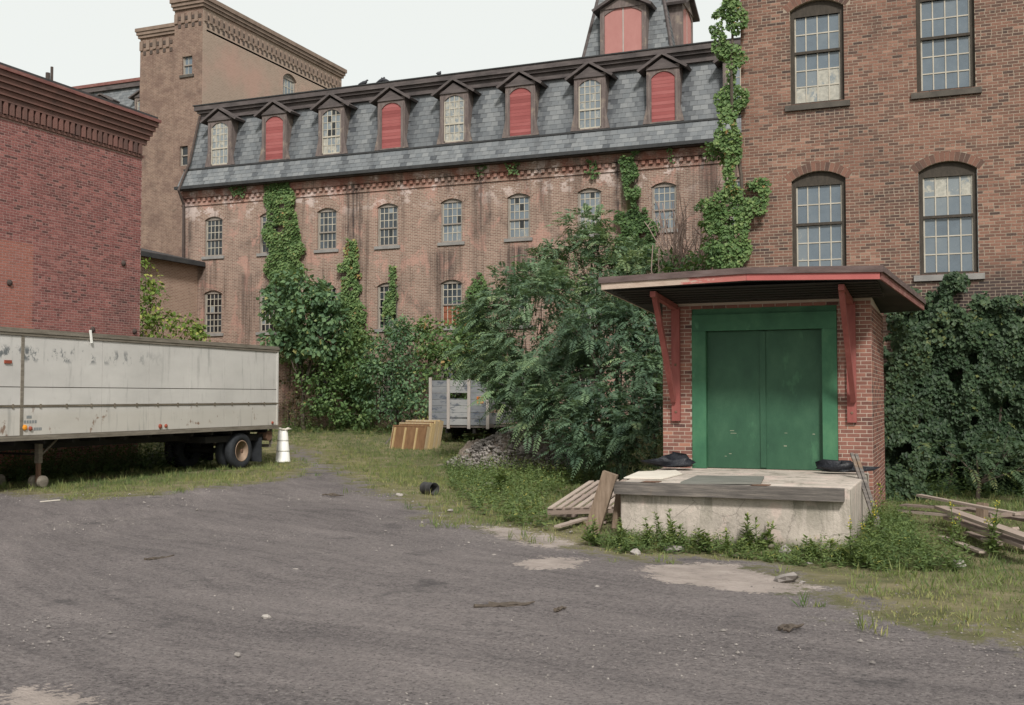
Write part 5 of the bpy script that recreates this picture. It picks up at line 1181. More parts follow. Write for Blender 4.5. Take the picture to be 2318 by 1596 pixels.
# pallet
pt = thing('wooden_pallet', 'weathered grey wooden pallet tilted beside the dock', 'pallet', (-6.22, 16.72, .12), (R(9), R(-4), R(-3)))
for k in range(9): MB().box(.02 + k * .158, .115 + k * .158, 0, 1.95, .10, .122).local('slat', 'plank', pt, tone=random.uniform(.6, 1))
for y in (.02, .92, 1.84): MB().box(0, 1.40, y, y + .09, 0, .098).local('stringer', 'plank', pt, tone=.55)
def timber(a, b, w, h, name, label, cat, mat='plank', group=None, tone=None, up=(0, 0, 1)):
    a, b = Vector(a), Vector(b); c = (a + b) / 2; d = b - a; o = MB().box(-d.length / 2, d.length / 2, -w / 2, w / 2, -h / 2, h / 2).local(name, mat, tone=tone)
    o.location = c; o.rotation_euler = d.to_track_quat('X', 'Z').to_euler(); return tag(o, label, cat, group)
timber((-5.02, 15.38, .05), (-4.74, 15.42, .93), .17, .22, 'timber_post', 'heavy split brown timber leaning on the dock corner', 'timber', 'timber_brown')
timber((-4.78, 15.75, .08), (-4.72, 15.78, .60), .06, .10, 'timber_post', 'short dark offcut upright behind the leaning timber', 'timber', 'timber_brown')
def atz(px, py, z): d = ray(px, py); return Vector(_C + d * ((z - EYE) / d[2]))
for k, (a, b, z0, z1, w, h, t, lab) in enumerate((
        ((1262, 1192), (1345, 1168), .06, .10, .12, .03, .8, 'pale board lying below the pallet'), ((1290, 1180), (1372, 1182), .05, .05, .15, .03, .5, 'short dull board on the weeds below the pallet'),
        ((1255, 1160), (1300, 1164), .1, .12, .14, .1, .6, 'squared block under the pallet front corner'), ((1345, 1160), (1378, 1150), .15, .3, .09, .03, .8, 'short slat broken off beside the pallet'))):
    timber(atz(*a, z0), atz(*b, z1), w, h, 'plank', lab, 'plank', tone=t)
PL = [((2080, 1121), (2305, 1164), .46, .40, .10, .035, .75, 'long thin plank resting on top of the scrap pile'), ((2044, 1143), (2180, 1152), .30, .32, .20, .03, .35, 'short dark plank end on the back of the scrap pile'),
      ((2038, 1156), (2215, 1172), .20, .22, .16, .04, .9, 'pale plank jutting towards the shed'), ((2128, 1148), (2340, 1222), .36, .30, .18, .045, .65, 'wide brown plank slanting across the pile'),
      ((2150, 1172), (2335, 1240), .22, .2, .20, .04, .45, 'dark plank underneath the slanting one'), ((2205, 1196), (2345, 1224), .18, .18, .16, .05, .95, 'pale squared plank on the front of the pile'),
      ((2180, 1150), (2345, 1180), .26, .30, .22, .04, .3, 'wide grey plank in the middle of the pile'), ((2240, 1168), (2345, 1160), .36, .42, .10, .05, .4, 'crossing batten at the wall end of the pile'),
      ((2230, 1218), (2345, 1232), .1, .1, .20, .03, 1.0, 'whitish board at the bottom of the pile'), ((2190, 1205), (2260, 1232), .06, .06, .12, .03, .5, 'short board slipping off the front'),
      ((2130, 1215), (2225, 1250), .03, .03, .1, .03, .8, 'thin board lying in the weeds before the pile'), ((2260, 1215), (2300, 1196), .1, .25, .12, .04, .6, 'broken stub standing on the pile')]
for a, b, z0, z1, w, h, t, lab in PL: timber(atz(*a, z0), atz(*b, z1), w, h, 'plank', lab, 'plank', group='scrap planks beside the shed', tone=t)
a = atz(2222, 1178, .2); timber(a, a + Vector((.02, .03, .26)), .13, .12, 'timber_stub', 'dark upright stub standing in the plank pile', 'timber', 'timber_brown')
for k, (a, b) in enumerate((((1982, 1150), (1928, 1026)), ((1995, 1165), (1938, 1028)))):
    p, q = Vector(gnd(a[0] + 8, a[1] + 28)), Vector(atY(b[0], b[1], 18.75)); p = Vector((-1.30 + .05 * k, 17.3 + .1 * k, 0.0)); q = Vector((-1.62 + .07 * k, 19.0, 1.18 - .01 * k)) if False else Vector(atY(b[0], b[1], 17.9)); p = Vector(atY(1990 + 9 * k, 1175, 16.9)); p.z = 0.02
    timber(p, q, .05, .03, 'lath', ('thin grey lath leaning on the dock corner', 'split grey lath leaning beside the first one')[k], 'lath', 'timber_old')

# ================================================================== STONES AND LITTER IN THE YARD
for px, py, s, t, lab in ((1440, 1258, .10, .9, 'pale stone in the weeds before the dock'), (1780, 1319, .13, .55, 'rounded brown stone on the concrete patch'), (2172, 1283, .10, 1.0, 'whitish stone in the grass before the planks'),
                          (604, 1401, .05, 1.0, 'white pebble alone on the open cinders'), (1815, 1322, .04, .8, 'small pale chip beside the brown stone'), (1523, 1250, .11, .4, 'grey lump below the dock face'), (905, 1123, .07, 1.0, 'white stone on the track edge'),
                          (1105, 1100, .11, .8, 'pale rock in the weeds near the drum'), (1020, 1160, .07, .7, 'flat stone on the grass tongue'), (1780, 1256, .12, .6, 'flat brown stone against the dock weeds')):
    q = gnd(px, py); stone((q[0], q[1], q[2] + s * .35), s, lab, None, t)
for k in range(30):
    px, py = random.choice([(random.uniform(900, 1300), random.uniform(1125, 1250)), (random.uniform(1300, 2100), random.uniform(1262, 1340)), (random.uniform(200, 2200), random.uniform(1250, 1560)), (random.uniform(0, 700), random.uniform(1110, 1180))])
    q = gnd(px, py); s = random.uniform(.012, .035); stone((q[0], q[1], q[2] + s * .4), s, 'small loose stone scattered on the cinder yard', 'loose yard stones', random.uniform(.4, 1))
def stickpile(name, label, a, b, n, z=.03):
    A_, B_ = Vector(gnd(*a)), Vector(gnd(*b)); t = thing(name, label, 'stick', (A_ + B_) / 2)
    for k in range(n):
        o = Vector((random.uniform(-.05, .05), random.uniform(-.1, .1), 0)); f0, f1 = sorted((random.uniform(0, .3), random.uniform(.6, 1)))
        pts = [A_.lerp(B_, f0 + (f1 - f0) * u / 4) + o + Vector((0, random.uniform(-.03, .03), z * random.uniform(.5, 1.4))) for u in range(5)]
        MB().tube(pts, [.02, .018, .016, .014, .008], 6).build('branch', 'bark', t)
stickpile('fallen_branch', 'dry broken branch lying on the open cinders', (1060, 1380), (1212, 1374), 4)
stickpile('fallen_branch', 'small heap of twigs and rag on the cinders', (338, 1272), (402, 1262), 4)
stickpile('fallen_branch', 'dark twig on the cinders before the dock patch', (1772, 1430), (1812, 1424), 3)
stickpile('fallen_branch', 'black scrap of bark on the track', (735, 1122), (780, 1125), 3)
stickpile('fallen_branch', 'short stub of twig beside the broken branch', (1246, 1389), (1266, 1387), 2)
a, b = gnd(92, 1138), gnd(134, 1134); timber((a[0], a[1], .02), (b[0], b[1], .02), .05, .015, 'lath', 'white lath lying at the grass edge by the trailer', 'lath', 'pale_board')
n = 26000; Pq = np.stack([rng.uniform(-24, 4, n), rng.uniform(5, 27, n)], 1); sdv = sdist(Pq, LOT); keep = (sdv > -1.0) & ((vnoise(Pq[:, 0], Pq[:, 1], .8, 31) > .45) | (sdv < 1)); Pq = Pq[keep]; n = len(Pq)
oct_ = np.array([(1, 0, 0), (0, 1, 0), (-1, 0, 0), (0, -1, 0), (0, 0, .8)]); fo = np.array([(0, 1, 4), (1, 2, 4), (2, 3, 4), (3, 0, 4)]); s = rng.uniform(.004, .013, n) * (1 + 1.2 * (rng.random(n) < .06))
V = np.stack([Pq[:, 0], Pq[:, 1], -.002 - .10 * np.exp(-(((Pq[:, 0] + 2.2) / 2.6) ** 2 + ((Pq[:, 1] - 14.6) / 1.8) ** 2))], 1)[:, None] + oct_[None] * s[:, None, None] * rng.uniform(.6, 1.4, (n, 1, 3)); F = (fo[None] + 5 * np.arange(n)[:, None, None]).reshape(-1, 3)
o = link('gravel', raw_mesh('gravel', V.reshape(-1, 3), F, 'stone', {'tone': np.repeat(rng.random(n) * .8, 4)})); tag(o, 'fine loose gravel over the cinder yard', 'gravel', kind='stuff')

# ================================================================== PIGEONS ON THE ROOF RIDGE
def bird_mesh():
    m = MB(); pts = [(-.20, 0, .07), (-.10, 0, .10), (0, 0, .125), (.09, 0, .16), (.12, 0, .21), (.145, 0, .225), (.185, 0, .215)]; rad = [.012, .045, .07, .058, .034, .032, .004]
    m.tube(pts, rad, 10); 
    return m.mesh('pigeon', 'bird', True)
bm_ = bird_mesh()
for px, py, r_, lab in ((823, 178, 20, 'pigeon alone left of a pair on the ridge'), (862, 173, 0, 'pigeon of the close pair, facing right'), (871, 172, 170, 'pigeon of the close pair, facing left'), (993, 157, 90, 'pigeon alone far right of the others on the ridge')):
    q = atY(px, py, 41.5); o = link('pigeon', bm_, None, (q[0], 41.5, 15.765), (0, 0, R(r_)), (1.2, 1.2, 1.2)); tag(o, 'dark ' + lab, 'bird', 'pigeons on the mill ridge')
    MB().tube([(0, .02, 0), (0, .02, .09)], .008, 5).local('leg', 'bird', o)

# ================================================================== VEGETATION
def ivy(name, label, cat, base, sheets, mat='leaf_ivy', stems=()):
    t = thing(name, label, cat, base); leaf_obj('leaves', sheets, mat, t)
    m = MB()
    for a, b, r in stems: limb(m, a, b, r, r * .4, .04, 6, 6)
    if stems: m.build('stem', 'bark', t)
    return t
def wp(pts, Y): return [(float(q[0]), float(q[2])) for q in (atY(x, y, Y) for x, y in pts)]
gw = hgt(0, 41)
x_ = lambda px, Y: float(atY(px, 700, Y)[0])
# ivy column reaching the eaves
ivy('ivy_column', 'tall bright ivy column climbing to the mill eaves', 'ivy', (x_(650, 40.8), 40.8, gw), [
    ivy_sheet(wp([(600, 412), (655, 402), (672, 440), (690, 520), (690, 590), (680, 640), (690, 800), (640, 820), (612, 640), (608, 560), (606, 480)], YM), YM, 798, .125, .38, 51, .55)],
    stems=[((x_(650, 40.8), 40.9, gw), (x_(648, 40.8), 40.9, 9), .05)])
ivy('ivy_column', 'ivy column beside the soot streak, pale green at its tip', 'ivy', (x_(810, 40.8), 40.8, gw), [
    ivy_sheet(wp([(797, 545), (806, 560), (815, 620), (826, 660), (836, 760), (842, 960), (780, 960), (770, 700), (778, 660), (785, 600)], YM), YM, 798, .125, .40, 61, .5),
    ivy_sheet(wp([(796, 545), (806, 560), (815, 620), (795, 640), (786, 600)], YM), YM, 300, .16, .2, 63, .85)], stems=[((x_(812, 40.8), 40.9, gw), (x_(803, 40.8), 40.92, 8), .04)])
ivy('ivy_strand', 'thin ivy strand beside a lower mill window', 'ivy', (x_(885, 40.9), 40.9, gw), [ivy_sheet(wp([(886, 582), (898, 590), (902, 640), (896, 690), (898, 760), (876, 760), (874, 690), (882, 640)], YM), YM, 798, .125, .25, 71, .55, ragged=.2)],
    stems=[((x_(885, 40.9), 40.93, gw), (x_(890, 40.9), 40.95, 7.8), .025)])
ivy('ivy_strand', 'dark ivy patch right of the reddish mill window', 'ivy', (x_(1080, 40.9), 40.9, gw), [ivy_sheet(wp([(1070, 622), (1092, 615), (1105, 660), (1100, 720), (1110, 800), (1040, 800), (1050, 740), (1066, 690)], YM), YM, 722, .125, .3, 81, .35)], stems=[((x_(1080, 40.9), 40.93, gw), (x_(1080, 40.9), 40.95, 7), .03)])
ivy('ivy_curtain', 'dark ivy hanging on the mill by the damp moss strip', 'ivy', (x_(1430, 40.8), 40.8, gw), [ivy_sheet(wp([(1418, 345), (1440, 345), (1445, 440), (1480, 470), (1488, 560), (1470, 660), (1400, 660), (1404, 520), (1420, 450)], YM), YM, 722, .125, .4, 91, .25),
    ivy_sheet(wp([(1322, 350), (1352, 350), (1350, 400), (1330, 395)], YM), YM, 300, .14, .15, 92, .3)], 'leaf_ivy', stems=[((x_(1430, 40.8), 40.9, gw), (x_(1432, 40.8), 40.92, 11), .04)])
for k, (px, py, s) in enumerate(((545, 428, 22), (1088, 380, 14), (1165, 378, 18), (1520, 350, 10))):
    ivy('eave_weed', ('tuft of weeds under the mill eave left of the tall ivy', 'tiny weed tuft under the mill eave', 'weed tuft hanging under the eave between two windows', 'sparse weed tuft at the right end of the eave')[k], 'weed', (x_(px, 40.9), 40.9, 11.3), [ivy_sheet(wp([(px - s, py - 12), (px + s, py - 14), (px + s * .6, py + 16), (px - s * .5, py + 18)], YM), YM - .08, 420, .12, .2, 95 + k, .3, ragged=.15)])
# vine on the corner of the brick mill building
gz_ = 0.0
vine = [ivy_sheet(wp([(1640, -60), (1668, -60), (1668, 60), (1672, 300), (1680, 420), (1730, 425), (1722, 450), (1690, 470), (1694, 620), (1600, 620), (1612, 540), (1600, 480), (1640, 420), (1630, 360), (1648, 300), (1640, 180), (1624, 90)], 25.3), 25.42, 1200, .10, .30, 101, .5)]
vine += [clump_leaves(atY(px, py, 25.6), r, int(n_ * 1.7), .105, t0=.5) for px, py, r, n_ in ((1648, 110, .28, 160), (1652, 250, .25, 140), (1630, 350, .38, 220), (1655, 440, .4, 260), (1700, 430, .25, 120), (1640, 500, .5, 360), (1610, 470, .3, 160), (1650, 570, .5, 360), (1615, 560, .4, 260), (1655, 20, .25, 140))]
ivy('corner_vine', 'leafy vine running up the corner of the red-brown mill wall', 'vine', (x_(1675, 25.3), 25.3, 0), vine, 'leaf_ivy', stems=[((-4.62, 25.38, 0), (-4.64, 25.40, 6), .06), ((-4.64, 25.40, 6), (-4.68, 25.40, 13), .05)])
# ivy wall at the right
P_ = [(2012, 700), (2060, 640), (2100, 690), (2130, 640), (2165, 632), (2170, 690), (2200, 720), (2290, 680), (2420, 690), (2420, 1180), (2012, 1180)]
ivy('ivy_wall', 'broad dark ivy mass covering the wall right of the shed', 'ivy', (-.2, 25.2, 0), [ivy_sheet(wp(P_, 25.3), 25.40, 2300, .095, .95, 111, .45, .25, .5, .22), ivy_sheet(wp([(2415, 690), (2560, 740), (2750, 720), (2960, 800), (3000, 1180), (2415, 1180)], 25.3), 25.42, 1300, .095, .8, 117, .45, .25, .6, .2), ivy_sheet(wp(P_, 25.3), 25.42, 1100, .10, .2, 119, .3, .2, .4, .02), ivy_sheet(wp([(2030, 660), (2090, 640), (2160, 625), (2200, 700), (2420, 670), (2420, 760), (2030, 760)], 25.3), 25.35, 500, .11, .9, 118, .7, .2, .6, .45), ivy_sheet(wp([(2004, 650), (2070, 680), (2090, 900), (2080, 1160), (2004, 1160)], 22.6), 22.9, 1400, .09, .45, 115, .55, .22)] +  # the gapless dark under-layer stands in for shadow between the leaves
    [], 'leaf_ivy_dark',
    stems=[((x, 25.3, 0), (x + .3, 25.4, 4), .04) for x in (-.9, -.2, .6)])
def tree(name, label, base, clumps, kind, mat, nleaf, size, trunk=.09, group=None, pairs=9, t0=.45, fork=.45, cat='tree'):
    """clumps: (px, py, Y, r)"""
    t = thing(name, label, cat, base, group=group); B_ = Vector(base); parts = []; m = MB()
    cs = [(Vector(atY(px, py, Y)), r) for px, py, Y, r in clumps]; top = sum((c for c, r in cs), Vector()) / len(cs)
    fk = B_.lerp(Vector((top.x, top.y, top.z)), fork); fk.x = B_.x * .5 + fk.x * .5; fk.y = B_.y * .5 + fk.y * .5
    limb(m, B_ - Vector((0, 0, .1)), fk, trunk, trunk * .65, .04, 6, 9)
    for c, r in cs:
        k = min(1, max(0, (c.z - B_.z) / max(fk.z - B_.z, .1))); st = B_.lerp(fk, min(1, k * .8)); limb(m, st, c, trunk * .42, trunk * .10, .08, 6, 6)
        for _ in range(3): limb(m, c.lerp(st, .3), c + Vector(rand_unit(1)[0]) * r * .7, trunk * .12, trunk * .04, .05, 3, 5)
        if kind == 'frond': parts += fronds(c, r, int(nleaf * r * r), size, pairs=pairs, t0=t0); parts.append(clump_leaves(c, r * .8, int(nleaf * r * r * .8), size * .2, t0=max(t0 - .15, 0)))
        else: parts.append(clump_leaves(c, r, int(nleaf * r * r), size, t0=t0))
    m.build('trunk', 'bark', t, True); leaf_obj('crown', parts, mat, t); return t
G3 = lambda px, Y: (x_(px, Y), Y, hgt(0, Y) - .02)
tree('ailanthus_tree', 'feathery tree with lighter crown over the rubble heap', G3(1190, 29.5), [(1130, 700, 29, 1.10), (1190, 770, 28, 1.21), (1105, 800, 29, 0.99), (1225, 690, 28, 1.10), (1165, 655, 29.5, 0.94), (1260, 800, 27.3, 1.21), (1180, 860, 27.5, 1.10), (1290, 880, 26.5, 1.10), (1240, 930, 26.5, 0.94), (1300, 960, 25.8, .8), (1345, 1010, 25, .7), (1250, 870, 27, .9), (1140, 890, 28, 0.83), (1085, 830, 29.5, 0.66), (1100, 720, 30, 0.88), (1220, 610, 30, 0.66)],
     'frond', 'leaf_tree', 148, .61, .09, t0=.55)
tree('ailanthus_tree', 'dense dark tree crowding the left side of the loading shed', G3(1400, 25.5), [(1340, 730, 26, 1.08), (1400, 780, 25.5, 0.97), (1445, 850, 25, 0.86), (1370, 860, 25, 1.08), (1420, 940, 24, 0.86), (1350, 950, 24, 0.97), (1460, 730, 26, 0.86), (1450, 1000, 23.5, 0.54), (1330, 1010, 24, 0.65), (1300, 790, 27, 1.08), (1390, 670, 27, 0.97), (1280, 990, 25, 0.59), (1460, 910, 24.5, 0.65), (1420, 700, 26.5, 0.86), (1410, 1030, 24, .6), (1480, 930, 24.5, .5), (1390, 1000, 24, .6), (1480, 800, 25.5, 0.54)],
     'frond', 'leaf_tree', 166, .56, .10, t0=.32)
tree('ailanthus_tree', 'tall feathery tree rising behind the shed roof', G3(1345, 33), [(1320, 530, 33, .9), (1285, 580, 33, .9), (1360, 570, 33, 1.0), (1420, 600, 33, 1.0), (1250, 560, 33, .6), (1330, 625, 32.5, 1.0), (1440, 570, 34, .7), (1215, 640, 33, .6), (1250, 625, 33, .8), (1290, 690, 32, 1.0), (1380, 650, 32, .9), (1345, 500, 33.5, .5), (1480, 620, 33, .8), (1530, 640, 32, .8)],
     'frond', 'leaf_tree', 128, .63, .10, t0=.66)
tree('maple_sapling', 'small maple with layered leaves against the ivy column', G3(690, 38.6), [(690, 650, 38.5, 1.03), (740, 680, 38.3, 0.86), (640, 690, 38.6, 0.92), (700, 720, 38, 1.15), (650, 750, 38.2, 0.92), (755, 720, 38.2, 0.80), (720, 770, 38, 0.92), (620, 640, 39, 0.63), (665, 780, 38.2, 0.69)], 'leaf', 'leaf_maple', 546, .24, .10, t0=.5)
tree('vine_thicket', 'dark thicket of vines below the maple', G3(760, 39), [(745, 800, 39, 1.12), (790, 780, 39.2, 1.12), (760, 860, 38.8, 1.12), (720, 900, 38.6, 1.00), (790, 900, 38.6, 1.12), (810, 840, 39, 1.00), (750, 940, 38.2, 0.75), (815, 940, 38.4, 0.75), (700, 840, 39, 0.88)], 'leaf', 'leaf_ivy', 552, .17, .06, t0=.4, cat='thicket')
tree('brown_weeds', 'thin rusty-brown weeds behind the trailer', G3(670, 39), [(655, 850, 39.3, .6), (680, 890, 39.2, .7), (660, 930, 39, .6), (690, 940, 39, .5), (645, 790, 39.6, .5)], 'leaf', 'leaf_dry', 300, .13, .03, t0=.5, cat='weeds')
tree('hedge_shrub', 'mid-green shrub at the foot of the mill wall', G3(900, 38.5), [(885, 780, 39, 1.00), (930, 760, 39, 1.00), (880, 850, 38.5, 1.12), (930, 860, 38.2, 1.25), (960, 920, 37.6, 1.00), (890, 920, 38, 1.12), (845, 900, 38.6, 0.88), (850, 820, 39, 0.75), (910, 730, 39.6, 0.62)], 'leaf', 'leaf_maple', 576, .15, .06, t0=.45, cat='shrub')
tree('vine_mound', 'lighter green vine mound above the grey cart', G3(1040, 38), [(990, 770, 38.6, 0.96), (1040, 760, 38.4, 1.08), (1090, 760, 38, 0.96), (1010, 830, 38, 1.08), (1070, 820, 37.6, 0.96), (1060, 730, 39, 0.72), (975, 740, 39, 0.60), (1120, 800, 37, 0.84), (1130, 860, 36, 0.84), (1010, 900, 37.5, 0.84), (1090, 900, 37.3, 0.72)], 'leaf', 'leaf_ivy', 576, .18, .07, t0=.55, cat='vine')
tree('shrub', 'yellow-green leafy shrub between the warehouse and the trailer', G3(365, 33.5), [(330, 640, 34, .6), (335, 700, 34, .7), (370, 735, 33.5, .8), (320, 745, 33.5, .8), (420, 745, 33.5, .7), (460, 760, 33.5, .5), (325, 600, 34.5, .35), (355, 680, 34, .45), (400, 780, 33, .6)], 'leaf', 'leaf_light', 420, .17, .06, t0=.6, cat='shrub')
tree('shrub', 'dark bushes filling the gap behind the shed', G3(1480, 31), [(1500, 690, 31, 1.08), (1560, 640, 30.5, 0.96), (1600, 600, 29, 0.72), (1560, 590, 31, 0.72), (1500, 610, 33, 0.84), (1470, 660, 31.5, 1.08), (1450, 780, 29, 1.08), (1480, 860, 28, 0.96), (1620, 640, 28, 0.72)], 'leaf', 'leaf_ivy', 504, .16, .06, t0=.3, cat='shrub')
# sumac fronds before the ivy wall
tree('sumac_bush', 'low sumac with long fronds before the ivy wall', (.35, 23.6, 0), [(2140, 1020, 23.8, .4), (2210, 1030, 23.7, .45), (2290, 1010, 23.8, .5), (2250, 1060, 23.5, .4), (2330, 1060, 23.4, .4)], 'frond', 'leaf_ivy_dark', 95, .5, .05, t0=.6, cat='bush')
# bare twiggy shrub
bs = thing('bare_shrub', 'bare pinkish twiggy shrub in front of the mill wall', 'shrub', G3(1530, 31.5)); m = MB()
for k in range(26):
    a = Vector(G3(random.uniform(1528, 1572), 31.5)); tip = Vector(atY(random.uniform(1478, 1645), random.uniform(440, 575), 31 + random.uniform(-1.2, 1.0))); limb(m, a, tip, .04, .014, .07, 7, 5)
    for _ in range(6):
        f = random.uniform(.35, .92); p = a.lerp(tip, f); q = p + (tip - a) * random.uniform(.08, .22) + Vector(rand_unit(1)[0]) * random.uniform(.25, .7); limb(m, p, q, .018, .009, .06, 4, 4)
        for _ in range(2): q2 = p.lerp(q, random.uniform(.4, .9)); limb(m, q2, q2 + Vector(rand_unit(1)[0]) * .3 + Vector((0, 0, .15)), .011, .007, .05, 2, 4)
m.build('twigs', 'twig', bs)
# ---- weeds and grass
def weed_cloud(poly_px, n, h0, h1, leaves, size, t0, seed, z_off=0.0):
    poly = pix_poly(poly_px); P = np.array(poly); a, b = P.min(0), P.max(0); q = rng.uniform(a, b, (n * 4, 2)); q = q[inpoly(q, poly)][:n]; n = len(q)
    hmul = .45 + .9 * vnoise(q[:, 0], q[:, 1], 1.3, seed); h = rng.uniform(h0, h1, n) * hmul; zt = np.array([hgt(x, y) for x, y in q]); lean = rng.normal(0, .16, (n, 2)); parts = []
    for k in range(leaves):
        t = (k + .6) / leaves; pts = np.stack([q[:, 0] + lean[:, 0] * h * t, q[:, 1] + lean[:, 1] * h * t, zt + h * t], 1)
        A = unit(rand_unit(n) * np.array([1, 1, .25]) + np.array([0, 0, .35 * t])); N = unit(np.array([0, 0, 1.0]) + rand_unit(n) * .4); l = size * (1.15 - .75 * t) * rng.uniform(.7, 1.3, n)
        parts.append(leaf_arrays(pts, A, N, l, l * .38, np.clip(t0 + .25 * (t - .5) + rng.normal(0, .16, n) + .25 * (vnoise(q[:, 0], q[:, 1], .8, seed + 5) - .5), 0, 1)))
    return parts
parts = weed_cloud([(1010, 1050), (1100, 1025), (1250, 1040), (1390, 1060), (1392, 1080), (1300, 1100), (1236, 1145), (1240, 1205), (1180, 1192), (1080, 1165), (1020, 1105)], 1900, .12, .6, 11, .12, .58, 201)
o = leaf_obj('weed_patch', parts, 'leaf_weed'); tag(o, 'tall tangled green weeds between the trees and the yard', 'weeds', kind='stuff')
parts = weed_cloud([(1335, 1232), (1405, 1212), (1925, 1246), (1990, 1215), (2010, 1290), (1850, 1288), (1600, 1258), (1400, 1256)], 1000, .08, .30, 9, .085, .6, 211)
o = leaf_obj('weed_patch', parts, 'leaf_weed'); tag(o, 'low weeds along the foot of the concrete dock', 'weeds', kind='stuff')
parts = weed_cloud([(1925, 1292), (1962, 1180), (2050, 1172), (2085, 1240), (2200, 1268), (2180, 1295), (2010, 1300)], 800, .12, .5, 10, .09, .5, 221)
o = leaf_obj('weed_patch', parts, 'leaf_weed'); tag(o, 'weeds around the scrap planks right of the dock', 'weeds', kind='stuff')
parts = weed_cloud([(640, 958), (1000, 955), (1130, 975), (1100, 1010), (1000, 1000), (860, 985), (640, 985)], 1500, .3, 1.1, 9, .16, .4, 231) + weed_cloud([(1990, 1085), (2420, 1085), (2420, 1130), (2000, 1130)], 700, .3, .8, 10, .13, .25, 233)

def weeds_xy(x0, x1, y0, y1, n, h0, h1, leaves, size, t0):
    q = np.stack([rng.uniform(x0, x1, n), rng.uniform(y0, y1, n)], 1); h = rng.uniform(h0, h1, n); out = []; zt = np.array([hgt(a, b) for a, b in q])
    for k in range(leaves):
        t = (k + .6) / leaves; pts = np.stack([q[:, 0], q[:, 1], zt + h * t], 1); A = unit(rand_unit(n) * np.array([1, 1, .3]) + np.array([0, 0, .3])); N = unit(np.array([0, 0, 1.0]) + rand_unit(n) * .5); l = size * (1.15 - .7 * t) * rng.uniform(.7, 1.3, n)
        out.append(leaf_arrays(pts, A, N, l, l * .4, np.clip(t0 + rng.normal(0, .15, n), 0, 1)))
    return out
parts += weeds_xy(-22.2, -20.6, 14, 27, 1500, .3, 1.15, 10, .17, .15)  # dark weeds added to deepen the shade behind the trailer
o = leaf_obj('undergrowth', parts, 'leaf_weed'); tag(o, 'undergrowth along the foot of the walls', 'undergrowth', kind='stuff')
def plant(px, py, h, label, flower=False, wide=1.0, seed=0):
    q = gnd(px, py); t = thing('weed_plant', label, 'weed', q); r = np.random.default_rng(seed); parts = []; m = MB(); fl = []
    for s in range(3):
        hh = h * (1 if s == 0 else r.uniform(.55, .85)); dx_, dy_ = (r.normal(0, .05) * wide if s else 0), r.normal(0, .05); lean = Vector((r.normal(0, .16), r.normal(0, .10), 1)) * hh
        b0 = Vector(q) + Vector((dx_ * 2, dy_, 0)); m.tube([b0, b0 + lean * .5, b0 + lean], [.009, .007, .003], 5); n = int(34 + 40 * hh); tt = r.uniform(.08, 1, n)
        pts = np.array(b0) + np.array(lean) * tt[:, None]; az = r.uniform(0, 6.28, n); A = np.stack([np.cos(az), np.sin(az), r.uniform(-.25, .9, n)], 1); l = (.15 - .085 * tt) * r.uniform(.5, 1.4, n) * wide
        parts.append(leaf_arrays(pts, A, np.stack([np.zeros(n), np.zeros(n), np.ones(n)], 1) + rand_unit(n) * .3, l, l * .4, np.clip(.66 + .2 * tt + r.normal(0, .13, n), 0, .94)))
        if flower:
            k = 14; ft = r.uniform(.86, 1.02, k); fp = np.array(b0) + np.array(lean) * ft[:, None] + r.normal(0, .02, (k, 3)); fl.append(leaf_arrays(fp, rand_unit(k), rand_unit(k), np.full(k, .02), np.full(k, .018), np.full(k, 1.0)))
    m.build('stem', 'stem', t); leaf_obj('leaves', parts, 'leaf_weed', t)
    if fl: leaf_obj('flowers', fl, MT['yellow'], t)['kind'] = 'stuff'

for k, (px, py, h, lab, fl, w) in enumerate(((1528, 1240, .55, 'tallest upright weed before the dock face', False, 1.0), (1505, 1238, .50, 'upright weed just left of the tallest one at the dock', False, .9), (1472, 1240, .44, 'slender weed left of the dock pair', False, .9), (1700, 1246, .52, 'bushy upright weed before the middle of the dock', False, 1.2),
        (1716, 1248, .46, 'second stem of weed right of the bushy one', False, 1.0), (1408, 1236, .38, 'weed at the left corner of the dock', False, 1.0), (1832, 1268, .30, 'short weed before the right half of the dock', False, 1.1), (1640, 1250, .30, 'small weed under the steel plate', False, 1.0), (1580, 1250, .32, 'leafy weed between the tall and bushy ones', False, 1.2),
        (1962, 1285, .75, 'goldenrod with yellow tip at the dock right corner', True, 1.0), (1998, 1240, .85, 'goldenrod beside the leaning laths', True, 1.0), (2246, 1262, .72, 'goldenrod standing before the scrap planks', True, 1.0), (2165, 1235, .62, 'thin goldenrod left of the scrap planks', True, .8), (1128, 1112, .50, 'pale broad-leaved weed near the drum', False, 1.9), (1348, 1236, .40, 'weed beside the foot of the leaning timber', False, 1.1), (1880, 1272, .28, 'squat weed at the right end of the dock face', False, 1.2))):
    plant(px, py, h, lab, fl, w, 300 + k)
# grass
n = 520000; Pq = np.stack([rng.uniform(-34, 4.5, n), rng.uniform(9, 41, n)], 1); sdv = sdist(Pq, LOT); nz = vnoise(Pq[:, 0], Pq[:, 1], 1.1, 41) * .6 + vnoise(Pq[:, 0], Pq[:, 1], 3.7, 42) * .4
edge = sdv + (nz - .5) * 2.6
far_thin = rng.random(n) < np.clip(1.25 - (Pq[:, 1] - 10) / 34, .35, 1)
clp = vnoise(Pq[:, 0], Pq[:, 1], 6.5, 48); keep = (edge < 0) & (nz > .28) & (clp > .22 + .2 * (rng.random(n) - .5)) & far_thin & ~((Pq[:, 0] > -4.95) & (Pq[:, 0] < -1.4) & (Pq[:, 1] > 15.5)) & ~((Pq[:, 0] > -4.7) & (Pq[:, 1] > 25.4)) & ~((Pq[:, 0] < -22.3) & (Pq[:, 1] < 25.5)) & (Pq[:, 0] > -32.5)
keep &= (edge < -.5) | (rng.random(n) < .55)
